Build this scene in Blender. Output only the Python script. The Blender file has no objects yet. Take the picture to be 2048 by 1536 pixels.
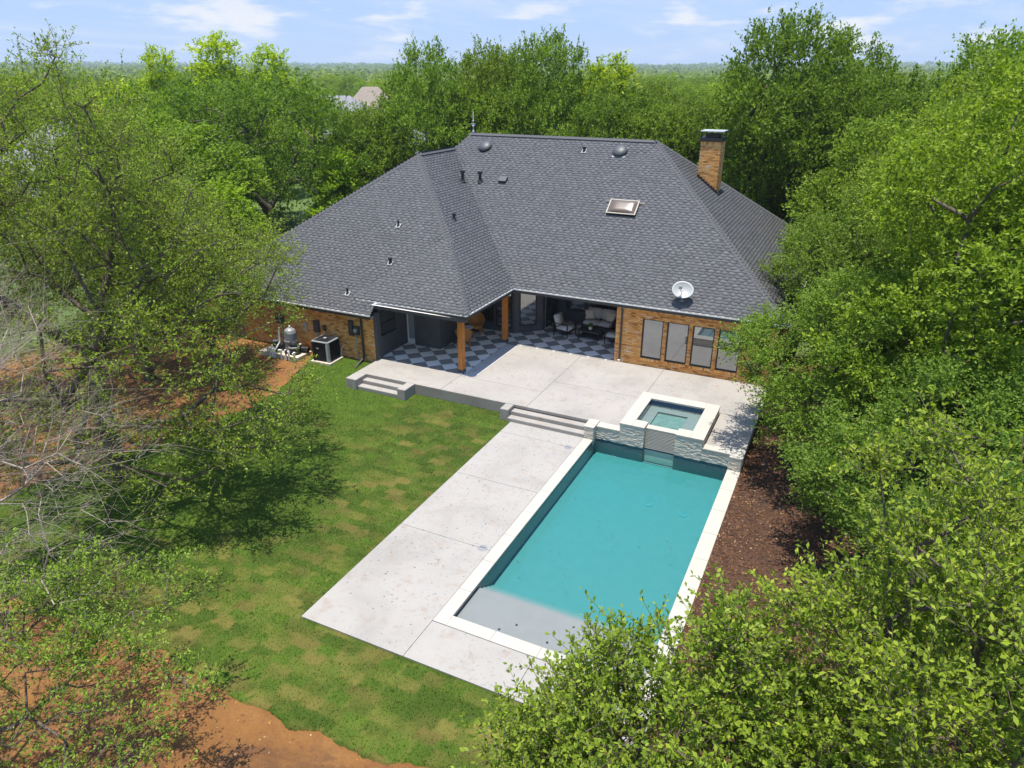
import bpy, bmesh, math, random
import numpy as np
from mathutils import Vector, Matrix
random.seed(7)
sc = bpy.context.scene
COL = sc.collection
R_ = math.radians

# ------------------------------------------------------------------ camera
FPX, PITCH, YAW, ROLL, CH = 1415.18, 23.70, 25.689, 0.124, 11.098
th, ya, ro = R_(PITCH), R_(YAW), R_(ROLL)
FW = Vector((-math.sin(ya)*math.cos(th), math.cos(ya)*math.cos(th), -math.sin(th)))
RT0 = Vector((math.cos(ya), math.sin(ya), 0)); UP0 = RT0.cross(FW)
RT = RT0*math.cos(ro)+UP0*math.sin(ro); UP = -RT0*math.sin(ro)+UP0*math.cos(ro)
cam_d = bpy.data.cameras.new('camera'); cam = bpy.data.objects.new('camera', cam_d); COL.objects.link(cam)
cam.matrix_world = Matrix(((RT.x, UP.x, -FW.x, 0), (RT.y, UP.y, -FW.y, 0), (RT.z, UP.z, -FW.z, CH), (0, 0, 0, 1)))
cam_d.sensor_width = 36; cam_d.lens = FPX/2048*36; cam_d.clip_start = 0.1; cam_d.clip_end = 30000
sc.camera = cam
def at(u, v, r):
    """photo pixel + horizontal distance from the camera -> world point"""
    d = FW*FPX + RT*(u-1024) - UP*(v-768)
    return Vector((0, 0, CH)) + d*(r/math.hypot(d.x, d.y))

# ------------------------------------------------------------------ world, sun, exposure
SUN_EL, SUN_AZ = 83.8, 198.0       # azimuth of the sun measured clockwise from +Y
w = bpy.data.worlds.new('World'); sc.world = w; w.use_nodes = True
nt = w.node_tree; N = nt.nodes; L = nt.links; N.clear()
wo = N.new('ShaderNodeOutputWorld'); bg = N.new('ShaderNodeBackground'); sky = N.new('ShaderNodeTexSky')
sky.sky_type = 'NISHITA'; sky.sun_disc = False; sky.sun_elevation = R_(SUN_EL); sky.sun_rotation = R_(SUN_AZ)
sky.air_density = 1.0; sky.dust_density = 0.3; sky.ozone_density = 2.5; sky.altitude = 200
bg.inputs['Strength'].default_value = 0.15
tc = N.new('ShaderNodeTexCoord'); sep = N.new('ShaderNodeSeparateXYZ'); L.new(tc.outputs['Generated'], sep.inputs[0])
def mth(op, a, b=None, nt=nt):
    n = nt.nodes.new('ShaderNodeMath'); n.operation = op
    for i, q in enumerate((a, b)):
        if q is None: continue
        if isinstance(q, (int, float)): n.inputs[i].default_value = q
        else: nt.links.new(q, n.inputs[i])
    return n.outputs[0]
def mrange(v, a, b, c=0., d=1., nt=nt):
    n = nt.nodes.new('ShaderNodeMapRange'); n.interpolation_type = 'SMOOTHSTEP'
    nt.links.new(v, n.inputs['Value'])
    for k, q in zip(('From Min', 'From Max', 'To Min', 'To Max'), (a, b, c, d)): n.inputs[k].default_value = q
    return n.outputs[0]
# cloud deck: project the view direction on a flat layer overhead
zc = mth('MAXIMUM', sep.outputs['Z'], 0.004)
hz = mth('ADD', zc, 0.05)
comb = N.new('ShaderNodeCombineXYZ')
L.new(mth('DIVIDE', sep.outputs['X'], hz), comb.inputs[0]); L.new(mth('DIVIDE', sep.outputs['Y'], hz), comb.inputs[1])
def noise(vec, scale, detail, rough, nt=nt, dist=0.):
    n = nt.nodes.new('ShaderNodeTexNoise'); n.inputs['Scale'].default_value = scale; n.inputs['Detail'].default_value = detail
    n.inputs['Roughness'].default_value = rough; n.inputs['Distortion'].default_value = dist
    if vec is not None: nt.links.new(vec, n.inputs['Vector'])
    return n.outputs['Fac']
cum_map = N.new('ShaderNodeMapping'); cum_map.inputs['Scale'].default_value = (1, 1, 4.2); cum_map.inputs['Location'].default_value = (3.1, 0.7, 0.35)
L.new(tc.outputs['Generated'], cum_map.inputs[0])
cum = noise(cum_map.outputs[0], 9.0, 7, 0.55)
cum = mrange(cum, 0.50, 0.68)
band = mth('MULTIPLY', mrange(sep.outputs['Z'], 0.005, 0.03), mrange(sep.outputs['Z'], 0.05, 0.14, 1., 0.))
cum = mth('MULTIPLY', cum, band)
cir_map = N.new('ShaderNodeMapping'); cir_map.inputs['Scale'].default_value = (0.55, 0.22, 1); cir_map.inputs['Rotation'].default_value = (0, 0, 0.5)
L.new(comb.outputs[0], cir_map.inputs[0])
cir = mth('MULTIPLY', mrange(noise(cir_map.outputs[0], 1.0, 8, 0.62, dist=0.5), 0.46, 0.80), 0.55)
cloud = mth('MAXIMUM', cum, cir)
hazef = mrange(sep.outputs['Z'], 0.10, 0.60, 0.92, 0.10)
mixh = N.new('ShaderNodeMixRGB'); mixh.inputs[2].default_value = (1.32, 1.86, 2.95, 1)
L.new(hazef, mixh.inputs[0]); L.new(sky.outputs[0], mixh.inputs[1])
mixc = N.new('ShaderNodeMixRGB'); mixc.inputs[2].default_value = (3.0, 3.05, 3.15, 1)
L.new(cloud, mixc.inputs[0]); L.new(mixh.outputs[0], mixc.inputs[1])
L.new(mixc.outputs[0], bg.inputs['Color']); L.new(bg.outputs[0], wo.inputs[0])

sd = bpy.data.lights.new('sun', 'SUN'); sun = bpy.data.objects.new('sun', sd); COL.objects.link(sun)
sd.energy = 3.7; sd.angle = R_(0.53); sd.color = (1.0, 0.945, 0.85)
az = R_(SUN_AZ); el = R_(SUN_EL)
SUNV = Vector((math.sin(az)*math.cos(el), math.cos(az)*math.cos(el), math.sin(el)))
sun.rotation_euler = SUNV.to_track_quat('Z', 'Y').to_euler(); sun.location = (0, 0, 60)
sc.view_settings.view_transform = 'Standard'; sc.view_settings.look = 'None'
sc.view_settings.exposure = 1.05; sc.view_settings.gamma = 1.0; sc.view_settings.use_curve_mapping = False
sc.render.engine = 'CYCLES'
sc.cycles.max_bounces = 6; sc.cycles.transparent_max_bounces = 12; sc.cycles.diffuse_bounces = 3; sc.cycles.glossy_bounces = 3
sc.cycles.transmission_bounces = 4; sc.cycles.volume_bounces = 0; sc.cycles.caustics_reflective = False; sc.cycles.caustics_refractive = False

# ------------------------------------------------------------------ materials
def base_mat(name):
    m = bpy.data.materials.new(name); m.use_nodes = True
    return m, m.node_tree, m.node_tree.nodes['Principled BSDF']
def ramp(nt, fac, stops, interp='LINEAR'):
    r = nt.nodes.new('ShaderNodeValToRGB'); r.color_ramp.interpolation = interp
    e = r.color_ramp.elements
    while len(e) < len(stops): e.new(0.5)
    for q, (p, c) in zip(e, stops): q.position = p; q.color = (*c, 1)
    nt.links.new(fac, r.inputs[0]); return r.outputs[0]
def mixcol(nt, f, a, b, mode='MIX'):
    n = nt.nodes.new('ShaderNodeMixRGB'); n.blend_type = mode
    for i, q in enumerate((f, a, b)):
        if isinstance(q, (int, float)): n.inputs[i].default_value = q
        elif isinstance(q, tuple): n.inputs[i].default_value = (*q, 1)
        else: nt.links.new(q, n.inputs[i])
    return n.outputs[0]
def bump(nt, bs, h, strength, dist=0.01):
    b = nt.nodes.new('ShaderNodeBump'); b.inputs['Strength'].default_value = strength; b.inputs['Distance'].default_value = dist
    nt.links.new(h, b.inputs['Height']); nt.links.new(b.outputs[0], bs.inputs['Normal'])
def objco(nt): return nt.nodes.new('ShaderNodeTexCoord').outputs['Object']
def geopos(nt): return nt.nodes.new('ShaderNodeNewGeometry').outputs['Position']
def mat(name, col, rough=0.6, var=0.12, scale=6., metal=0., spec=0.5, bmp=0., bscale=40.):
    m, nt, bs = base_mat(name)
    f = noise(objco(nt), scale, 5, 0.6, nt)
    lo = tuple(c*(1-var) for c in col); hi = tuple(min(1, c*(1+var)) for c in col)
    nt.links.new(ramp(nt, f, [(0.3, lo), (0.7, hi)]), bs.inputs['Base Color'])
    bs.inputs['Roughness'].default_value = rough; bs.inputs['Metallic'].default_value = metal
    bs.inputs['Specular IOR Level'].default_value = spec
    if bmp: bump(nt, bs, noise(objco(nt), bscale, 4, 0.6, nt), bmp)
    return m
M = {}
def leaf_mat(name, lo, mid, hi, trans=0.35, rough=0.42):
    m, nt, bs = base_mat(name)
    g = nt.nodes.new('ShaderNodeNewGeometry')
    oi = nt.nodes.new('ShaderNodeObjectInfo')
    f = mth('ADD', mth('MULTIPLY', g.outputs['Random Per Island'], 0.75, nt), mth('MULTIPLY', noise(g.outputs['Position'], 0.55, 3, 0.5, nt), 0.4, nt), nt)
    c = ramp(nt, f, [(0.15, lo), (0.55, mid), (0.98, hi)])
    c = mixcol(nt, 1.0, c, oi.outputs['Color'], 'MULTIPLY')
    nt.links.new(c, bs.inputs['Base Color']); bs.inputs['Roughness'].default_value = rough
    bs.inputs['Specular IOR Level'].default_value = 0.14
    t = nt.nodes.new('ShaderNodeBsdfTranslucent'); nt.links.new(mixcol(nt, 1.0, c, (1.25, 1.35, 0.5), 'MULTIPLY'), t.inputs['Color'])
    mx = nt.nodes.new('ShaderNodeMixShader'); mx.inputs[0].default_value = trans
    nt.links.new(bs.outputs[0], mx.inputs[1]); nt.links.new(t.outputs[0], mx.inputs[2])
    nt.links.new(mx.outputs[0], nt.nodes['Material Output'].inputs['Surface'])
    return m
M['leaf'] = leaf_mat('leaf_green', (0.082, 0.136, 0.016), (0.168, 0.255, 0.028), (0.280, 0.362, 0.050), 0.40, 0.55)
M['leaf_near'] = leaf_mat('leaf_near', (0.092, 0.148, 0.016), (0.188, 0.272, 0.028), (0.335, 0.405, 0.048), 0.40, 0.5)
M['leaf_far'] = leaf_mat('leaf_far', (0.09, 0.130, 0.024), (0.145, 0.205, 0.034), (0.20, 0.265, 0.05), 0.35, 0.6)
M['bark'] = mat('bark', (0.10, 0.078, 0.058), 0.9, 0.35, 9, bmp=0.6, bscale=30)
M['deadwood'] = mat('deadwood', (0.33, 0.275, 0.22), 0.9, 0.25, 5)
M['white'] = mat('white_paint', (0.74, 0.73, 0.70), 0.5, 0.04)
M['pvc'] = mat('pvc', (0.75, 0.75, 0.73), 0.35, 0.05)
M['black'] = mat('black_metal', (0.018, 0.018, 0.02), 0.45, 0.2)
M['darktrim'] = mat('dark_trim', (0.055, 0.052, 0.05), 0.5, 0.15)
M['charcoal'] = mat('charcoal_siding', (0.080, 0.083, 0.092), 0.6, 0.12, 3)
M['cushion'] = mat('cushion_fabric', (0.68, 0.66, 0.64), 0.9, 0.06, 20, bmp=0.2, bscale=150)
M['pillow'] = mat('pillow_fabric', (0.78, 0.69, 0.60), 0.9, 0.05, 20)
M['wicker'] = mat('wicker', (0.50, 0.22, 0.05), 0.55, 0.25, 30, bmp=0.5, bscale=80)
M['greytank'] = mat('grey_tank', (0.22, 0.22, 0.23), 0.45, 0.1)
M['greymetal'] = mat('grey_metal', (0.40, 0.42, 0.43), 0.4, 0.08, metal=0.2)
M['soil_pot'] = mat('pot_white', (0.78, 0.78, 0.76), 0.4, 0.03)
M['coping'] = mat('coping_stone', (0.385, 0.365, 0.32), 0.75, 0.05, 1.8, bmp=0.12, bscale=25)
M['plaster'] = mat('pool_plaster', (0.250, 0.196, 0.190), 0.7, 0.04, 3)
M['bluetile'] = mat('waterline_tile', (0.012, 0.045, 0.10), 0.2, 0.5, 12)
M['stone'] = None
M['soffit'] = mat('soffit_paint', (0.78, 0.76, 0.72), 0.7, 0.05)
M['finial'] = mat('finial_white', (0.72, 0.72, 0.70), 0.35, 0.05, metal=0.3)
M['vent'] = mat('vent_metal', (0.06, 0.062, 0.068), 0.5, 0.1)
M['lead'] = mat('lead_flashing', (0.33, 0.33, 0.33), 0.5, 0.15, 20)
M['skyframe'] = mat('skylight_frame', (0.30, 0.275, 0.23), 0.6, 0.1)
M['dish'] = mat('dish_grey', (0.30, 0.31, 0.315), 0.45, 0.04)
def wood_mat():
    m, nt, bs = base_mat('cedar_wood')
    mp = nt.nodes.new('ShaderNodeMapping'); mp.inputs['Scale'].default_value = (14, 14, 1.2); nt.links.new(objco(nt), mp.inputs[0])
    f = noise(mp.outputs[0], 2.5, 6, 0.6, nt, 1.2)
    nt.links.new(ramp(nt, f, [(0.3, (0.30, 0.095, 0.018)), (0.55, (0.58, 0.215, 0.038)), (0.75, (0.64, 0.27, 0.06))]), bs.inputs['Base Color'])
    bs.inputs['Roughness'].default_value = 0.55; bump(nt, bs, f, 0.3)
    return m
M['cedar'] = wood_mat()
def concrete_mat(name, col, stain=0.5, seed=0., dark=False):
    m, nt, bs = base_mat(name); P = geopos(nt)
    mp = nt.nodes.new('ShaderNodeMapping'); mp.inputs['Location'].default_value = (seed, seed*1.7, 0); nt.links.new(P, mp.inputs[0]); P = mp.outputs[0]
    big = noise(P, 0.55, 6, 0.6, nt, 0.4); mid = noise(P, 2.6, 6, 0.65, nt); fine = noise(P, 22, 4, 0.7, nt)
    c = ramp(nt, big, [(0.26, tuple(q*0.80 for q in col)), (0.5, col), (0.72, tuple(min(1, q*1.08) for q in col))])
    pink = mixcol(nt, mth('MULTIPLY', mrange(mid, 0.52, 0.7, nt=nt), 0.45*stain, nt), c, (0.26, 0.19, 0.145))
    # dark speckled stains gathered in patches
    vo = nt.nodes.new('ShaderNodeTexVoronoi'); vo.inputs['Scale'].default_value = 8.0
    wn = nt.nodes.new('ShaderNodeTexNoise'); wn.inputs['Scale'].default_value = 11; nt.links.new(P, wn.inputs['Vector'])
    nt.links.new(mixcol(nt, 0.16, P, wn.outputs['Color'], 'ADD'), vo.inputs['Vector'])
    spots = mth('MULTIPLY', mrange(vo.outputs['Distance'], 0.05, 0.36, 1, 0, nt=nt), mrange(noise(P, 0.6, 3, 0.5, nt), 0.42, 0.56, nt=nt), nt)
    spots = mth('MULTIPLY', spots, mrange(noise(P, 5, 4, 0.6, nt), 0.38, 0.56, nt=nt), nt)
    c = mixcol(nt, mth('MULTIPLY', spots, 0.55*stain, nt), pink, (0.13, 0.145, 0.125))
    c = mixcol(nt, mth('MULTIPLY', mrange(noise(P, 1.4, 8, 0.75, nt), 0.56, 0.75, nt=nt), 0.45*stain, nt), c, (0.19, 0.175, 0.16))
    c = mixcol(nt, mth('MULTIPLY', fine, 0.16, nt), c, (0.22, 0.21, 0.20))
    nt.links.new(c, bs.inputs['Base Color']); bs.inputs['Roughness'].default_value = 0.85
    bump(nt, bs, fine, 0.25, 0.004)
    return m
M['deck'] = concrete_mat('deck_concrete', (0.300, 0.280, 0.256), 1.35, 3.1)
M['deck2'] = concrete_mat('lower_deck_concrete', (0.300, 0.284, 0.264), 1.2, 11.4)
M['deckface'] = concrete_mat('cast_concrete_face', (0.30, 0.275, 0.245), 1.2, 5.2)
M['joint'] = mat('joint_grey', (0.22, 0.20, 0.18), 0.9, 0.2)
M['strip'] = concrete_mat('porch_border_concrete', (0.42, 0.42, 0.43), 0.9, 8.8)
M['tile_light'] = concrete_mat('painted_light_tile', (0.74, 0.73, 0.72), 0.25, 2.2)
M['tile_dark'] = concrete_mat('painted_dark_tile', (0.21, 0.208, 0.20), 0.12, 4.4)
M['pad'] = concrete_mat('pad_concrete', (0.55, 0.48, 0.38), 0.8, 7.7)
def brick_mat(name, per_obj):
    m, nt, bs = base_mat(name)
    if per_obj: f = nt.nodes.new('ShaderNodeObjectInfo').outputs['Random']
    else: f = nt.nodes.new('ShaderNodeNewGeometry').outputs['Random Per Island']
    c = ramp(nt, f, [(0.0, (0.34, 0.135, 0.040)), (0.10, (0.56, 0.235, 0.066)), (0.35, (0.74, 0.330, 0.085)), (0.65, (0.82, 0.400, 0.115)), (0.90, (0.84, 0.49, 0.18)), (0.985, (0.70, 0.52, 0.34)), (1.0, (0.74, 0.68, 0.60))])
    n1 = noise(geopos(nt), 26, 5, 0.7, nt)
    c = mixcol(nt, mth('MULTIPLY', mrange(n1, 0.45, 0.75, nt=nt), 0.18, nt), c, (0.34, 0.15, 0.05))
    c = mixcol(nt, mth('MULTIPLY', mrange(noise(geopos(nt), 1.1, 4, 0.6, nt), 0.5, 0.75, nt=nt), 0.35, nt), c, (0.62, 0.42, 0.22))
    nt.links.new(c, bs.inputs['Base Color']); bs.inputs['Roughness'].default_value = 0.88; bump(nt, bs, n1, 0.5, 0.004)
    return m
M['brick'] = brick_mat('brick_joined', False); M['brick_o'] = brick_mat('brick_single', True)
M['mortar'] = mat('mortar', (0.29, 0.19, 0.11), 0.95, 0.25, 20)
def shingle_mat():
    m, nt, bs = base_mat('asphalt_shingle')
    g = nt.nodes.new('ShaderNodeNewGeometry')
    c = ramp(nt, g.outputs['Random Per Island'], [(0.0, (0.118, 0.119, 0.126)), (0.3, (0.136, 0.137, 0.145)), (0.7, (0.150, 0.151, 0.159)), (1.0, (0.168, 0.169, 0.176))])
    c = mixcol(nt, mth('MULTIPLY', noise(g.outputs['Position'], 60, 2, 0.6, nt), 0.4, nt), c, (0.05, 0.05, 0.055))
    c = mixcol(nt, mth('MULTIPLY', mrange(noise(g.outputs['Position'], 0.5, 4, 0.6, nt), 0.45, 0.75, nt=nt), 0.25, nt), c, (0.105, 0.105, 0.108))
    nt.links.new(c, bs.inputs['Base Color']); bs.inputs['Roughness'].default_value = 0.85; bs.inputs['Specular IOR Level'].default_value = 0.3
    bump(nt, bs, noise(g.outputs['Position'], 120, 2, 0.6, nt), 0.5, 0.004)
    return m
M['shingle'] = shingle_mat()
M['shingle_base'] = mat('shingle_shadow_course', (0.042, 0.042, 0.046), 0.9, 0.25, 8)
M['shingle_dark'] = mat('shingle_dark_lamina', (0.104, 0.105, 0.112), 0.9, 0.3, 3)
M['cap'] = mat('hip_cap_shingle', (0.070, 0.071, 0.076), 0.85, 0.25, 5, bmp=0.4, bscale=90)
def stone_mat():
    m, nt, bs = base_mat('ledger_stone')
    g = nt.nodes.new('ShaderNodeNewGeometry')
    c = ramp(nt, g.outputs['Random Per Island'], [(0, (0.58, 0.49, 0.38)), (0.5, (0.72, 0.63, 0.51)), (1, (0.82, 0.74, 0.62))])
    n1 = noise(g.outputs['Position'], 28, 5, 0.7, nt)
    c = mixcol(nt, mth('MULTIPLY', n1, 0.35, nt), c, (0.42, 0.40, 0.37))
    nt.links.new(c, bs.inputs['Base Color']); bs.inputs['Roughness'].default_value = 0.9; bump(nt, bs, n1, 0.9, 0.02)
    return m
M['stone'] = stone_mat()
def glass_mat(name, body, refl, rough=0.02):
    m, nt, bs = base_mat(name)
    bs.inputs['Base Color'].default_value = (*body, 1); bs.inputs['Roughness'].default_value = 0.3
    gl = nt.nodes.new('ShaderNodeBsdfGlossy'); gl.inputs['Roughness'].default_value = rough; gl.inputs['Color'].default_value = (0.9, 0.93, 0.95, 1)
    fr = nt.nodes.new('ShaderNodeFresnel'); fr.inputs['IOR'].default_value = 1.5
    mx = nt.nodes.new('ShaderNodeMixShader')
    nt.links.new(mth('MINIMUM', mth('ADD', mth('MULTIPLY', fr.outputs[0], 1.2, nt), refl, nt), 1.0, nt), mx.inputs[0])
    nt.links.new(bs.outputs[0], mx.inputs[1]); nt.links.new(gl.outputs[0], mx.inputs[2])
    nt.links.new(mx.outputs[0], nt.nodes['Material Output'].inputs['Surface'])
    return m
M['glass'] = glass_mat('coated_window_glass', (0.05, 0.055, 0.055), 0.24)
M['glass_dark'] = glass_mat('porch_glass', (0.025, 0.03, 0.032), 0.28)
M['frost'] = glass_mat('frosted_door_glass', (0.30, 0.34, 0.35), 0.12, 0.25)
M['bronze_dome'] = glass_mat('bronze_acrylic', (0.10, 0.062, 0.03), 0.01, 0.28)
def water_mat(name, dens, col):
    m, nt, bs = base_mat(name); nt.nodes.remove(bs)
    tr = nt.nodes.new('ShaderNodeBsdfTransparent'); gl = nt.nodes.new('ShaderNodeBsdfGlossy'); gl.inputs['Roughness'].default_value = 0.015
    b = nt.nodes.new('ShaderNodeBump'); b.inputs['Strength'].default_value = 0.12; b.inputs['Distance'].default_value = 0.02
    nt.links.new(noise(geopos(nt), 3.2, 3, 0.5, nt, 0.5), b.inputs['Height']); nt.links.new(b.outputs[0], gl.inputs['Normal'])
    g = nt.nodes.new('ShaderNodeNewGeometry'); dp = nt.nodes.new('ShaderNodeVectorMath'); dp.operation = 'DOT_PRODUCT'
    nt.links.new(b.outputs[0], dp.inputs[0]); nt.links.new(g.outputs['Incoming'], dp.inputs[1])
    fr = mth('ADD', mth('MULTIPLY', mth('POWER', mth('SUBTRACT', 1.0, mth('MINIMUM', mth('ABSOLUTE', dp.outputs['Value'], None, nt), 1.0, nt), nt), 5.0, nt), 0.98, nt), 0.02, nt)
    mx = nt.nodes.new('ShaderNodeMixShader'); nt.links.new(fr, mx.inputs[0]); nt.links.new(tr.outputs[0], mx.inputs[1]); nt.links.new(gl.outputs[0], mx.inputs[2])
    out = nt.nodes['Material Output']; nt.links.new(mx.outputs[0], out.inputs['Surface'])
    va = nt.nodes.new('ShaderNodeVolumeAbsorption'); va.inputs['Color'].default_value = (*col, 1); va.inputs['Density'].default_value = dens
    nt.links.new(va.outputs[0], out.inputs['Volume'])
    return m
M['water'] = water_mat('pool_water', 1.30, (0.0, 0.925, 0.935))
M['spawater'] = water_mat('spa_water', 1.1, (0.0, 0.86, 0.88))

# ------------------------------------------------------------------ mesh helpers
class MB:
    def __init__(s): s.v = []; s.f = []
    def add(s, vs, fs):
        b = len(s.v); s.v += [tuple(q) for q in vs]; s.f += [tuple(b+i for i in f) for f in fs]; return s
    def box(s, x0, x1, y0, y1, z0, z1, mtx=None):
        vs = [Vector((x, y, z)) for z in (z0, z1) for (x, y) in ((x0, y0), (x1, y0), (x1, y1), (x0, y1))]
        if mtx is not None: vs = [mtx @ q for q in vs]
        return s.add(vs, [(3, 2, 1, 0), (4, 5, 6, 7), (0, 1, 5, 4), (1, 2, 6, 5), (2, 3, 7, 6), (3, 0, 4, 7)])
    def cyl(s, p0, p1, r0, r1=None, n=12, cap=True):
        r1 = r0 if r1 is None else r1
        p0 = Vector(p0); p1 = Vector(p1); d = (p1-p0).normalized()
        a = d.orthogonal().normalized(); b = d.cross(a)
        vs = []
        for p, r in ((p0, r0), (p1, r1)):
            for i in range(n):
                t = 2*math.pi*i/n; vs.append(p+(a*math.cos(t)+b*math.sin(t))*r)
        fs = [(i, (i+1) % n, n+(i+1) % n, n+i) for i in range(n)]
        if cap: fs += [tuple(range(n))[::-1], tuple(range(n, 2*n))]
        return s.add(vs, fs)
    def path(s, pts, r, n=8):
        for a, b in zip(pts, pts[1:]): s.cyl(a, b, r, r, n)
        return s
    def lathe(s, prof, n=20, c=(0, 0, 0)):
        c = Vector(c); vs = []
        for (r, z) in prof:
            for i in range(n):
                t = 2*math.pi*i/n; vs.append(c+Vector((r*math.cos(t), r*math.sin(t), z)))
        fs = []
        for k in range(len(prof)-1):
            for i in range(n): fs.append((k*n+i, k*n+(i+1) % n, (k+1)*n+(i+1) % n, (k+1)*n+i))
        fs.append(tuple(range(n))[::-1]); fs.append(tuple(range((len(prof)-1)*n, len(prof)*n)))
        return s.add(vs, fs)
    def poly(s, pts): return s.add(pts, [tuple(range(len(pts)))])
    def prism(s, pts, dz):   # closed prism below a top polygon
        n = len(pts); lo = [(x, y, z-dz) for x, y, z in pts]
        return s.add(list(pts)+lo, [tuple(range(n)), tuple(range(2*n-1, n-1, -1))]+[(i, n+i, n+(i+1) % n, (i+1) % n) for i in range(n)])
    def mesh(s, name):
        me = bpy.data.meshes.new(name); me.from_pydata(s.v, [], s.f); me.update(); return me
    def build(s, name, m, parent=None, smooth=False, bevel=0., fix=True):
        me = s.mesh(name)
        if fix:
            b = bmesh.new(); b.from_mesh(me); bmesh.ops.recalc_face_normals(b, faces=b.faces)
            if bevel:
                bmesh.ops.bevel(b, geom=b.edges[:], offset=bevel, segments=2, affect='EDGES', clamp_overlap=True)
            b.to_mesh(me); b.free()
        if m: me.materials.append(m)
        if smooth: me.shade_smooth()
        o = bpy.data.objects.new(name, me); COL.objects.link(o)
        if parent is not None: o.parent = parent
        return o
def tag(o, label=None, cat=None, group=None, kind=None):
    if label: o['label'] = label
    if cat: o['category'] = cat
    if group: o['group'] = group
    if kind: o['kind'] = kind
    return o
def empty(name, loc=(0, 0, 0), rz=0., label=None, cat=None, group=None, kind=None, parent=None):
    o = bpy.data.objects.new(name, None); COL.objects.link(o); o.location = loc; o.rotation_euler = (0, 0, rz); o.empty_display_size = 0.2
    if parent is not None: o.parent = parent
    return tag(o, label, cat, group, kind)
def inst(name, me, parent, mw):
    o = bpy.data.objects.new(name, me); COL.objects.link(o); o.parent = parent; o.matrix_local = mw; return o
def copy_tree(o, parent=None):
    c = o.copy(); COL.objects.link(c); c.parent = parent
    for ch in list(o.children): copy_tree(ch, c)
    return c
def npmesh(name, V, F, m, parent=None, attr=None, smooth=False):
    """fast triangle mesh from numpy arrays"""
    me = bpy.data.meshes.new(name)
    me.vertices.add(len(V)); me.vertices.foreach_set('co', np.asarray(V, np.float32).ravel())
    k = F.shape[1]
    me.loops.add(F.size); me.loops.foreach_set('vertex_index', F.astype(np.int32).ravel())
    me.polygons.add(len(F)); me.polygons.foreach_set('loop_start', np.arange(0, F.size, k, dtype=np.int32))
    try: me.polygons.foreach_set('loop_total', np.full(len(F), k, np.int32))
    except Exception: pass
    if attr is not None:
        a = me.color_attributes.new('col', 'FLOAT_COLOR', 'POINT'); a.data.foreach_set('color', np.c_[attr, np.ones(len(V))].astype(np.float32).ravel())
    me.update(calc_edges=True); me.validate()
    if m: me.materials.append(m)
    if smooth: me.shade_smooth()

    o = bpy.data.objects.new(name, me); COL.objects.link(o)
    if parent is not None: o.parent = parent
    return o
_rs = np.random.RandomState(5)
_tab = _rs.rand(256, 256)
def vnoise(x, y):
    xi = np.floor(x).astype(int); yi = np.floor(y).astype(int); fx = x-xi; fy = y-yi
    fx = fx*fx*(3-2*fx); fy = fy*fy*(3-2*fy)
    t = lambda a, b: _tab[a & 255, b & 255]
    return (t(xi, yi)*(1-fx)+t(xi+1, yi)*fx)*(1-fy)+(t(xi, yi+1)*(1-fx)+t(xi+1, yi+1)*fx)*fy
def fbm(x, y, o=4):
    s = 0; a = 0.5
    for k in range(o): s = s+a*vnoise(x*2**k+17*k, y*2**k+31*k); a *= 0.5
    return s

# ------------------------------------------------------------------ key dimensions (metres; z = 0 is the upper deck)
ZL = -0.39                       # lower deck
ZG = -0.42                       # lawn
XDL, YDF = -9.93, 9.43           # lower deck left edge / front edge
XCL, XCR = -7.13, -1.88          # pool coping outer edges
XIL, XIR = -6.80, -2.26          # pool inner edges
YCF, YIF, YPW = 10.63, 10.95, 20.80
YUF = 21.13                      # upper deck front edge
XUL = -17.17
XE, YE, ZE = -12.76, 26.66, 2.62 # eave corner of the main roof
YRB = 26.90                      # right brick wall
YBR = 22.62                      # left brick wall
XRE = -1.52

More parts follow.
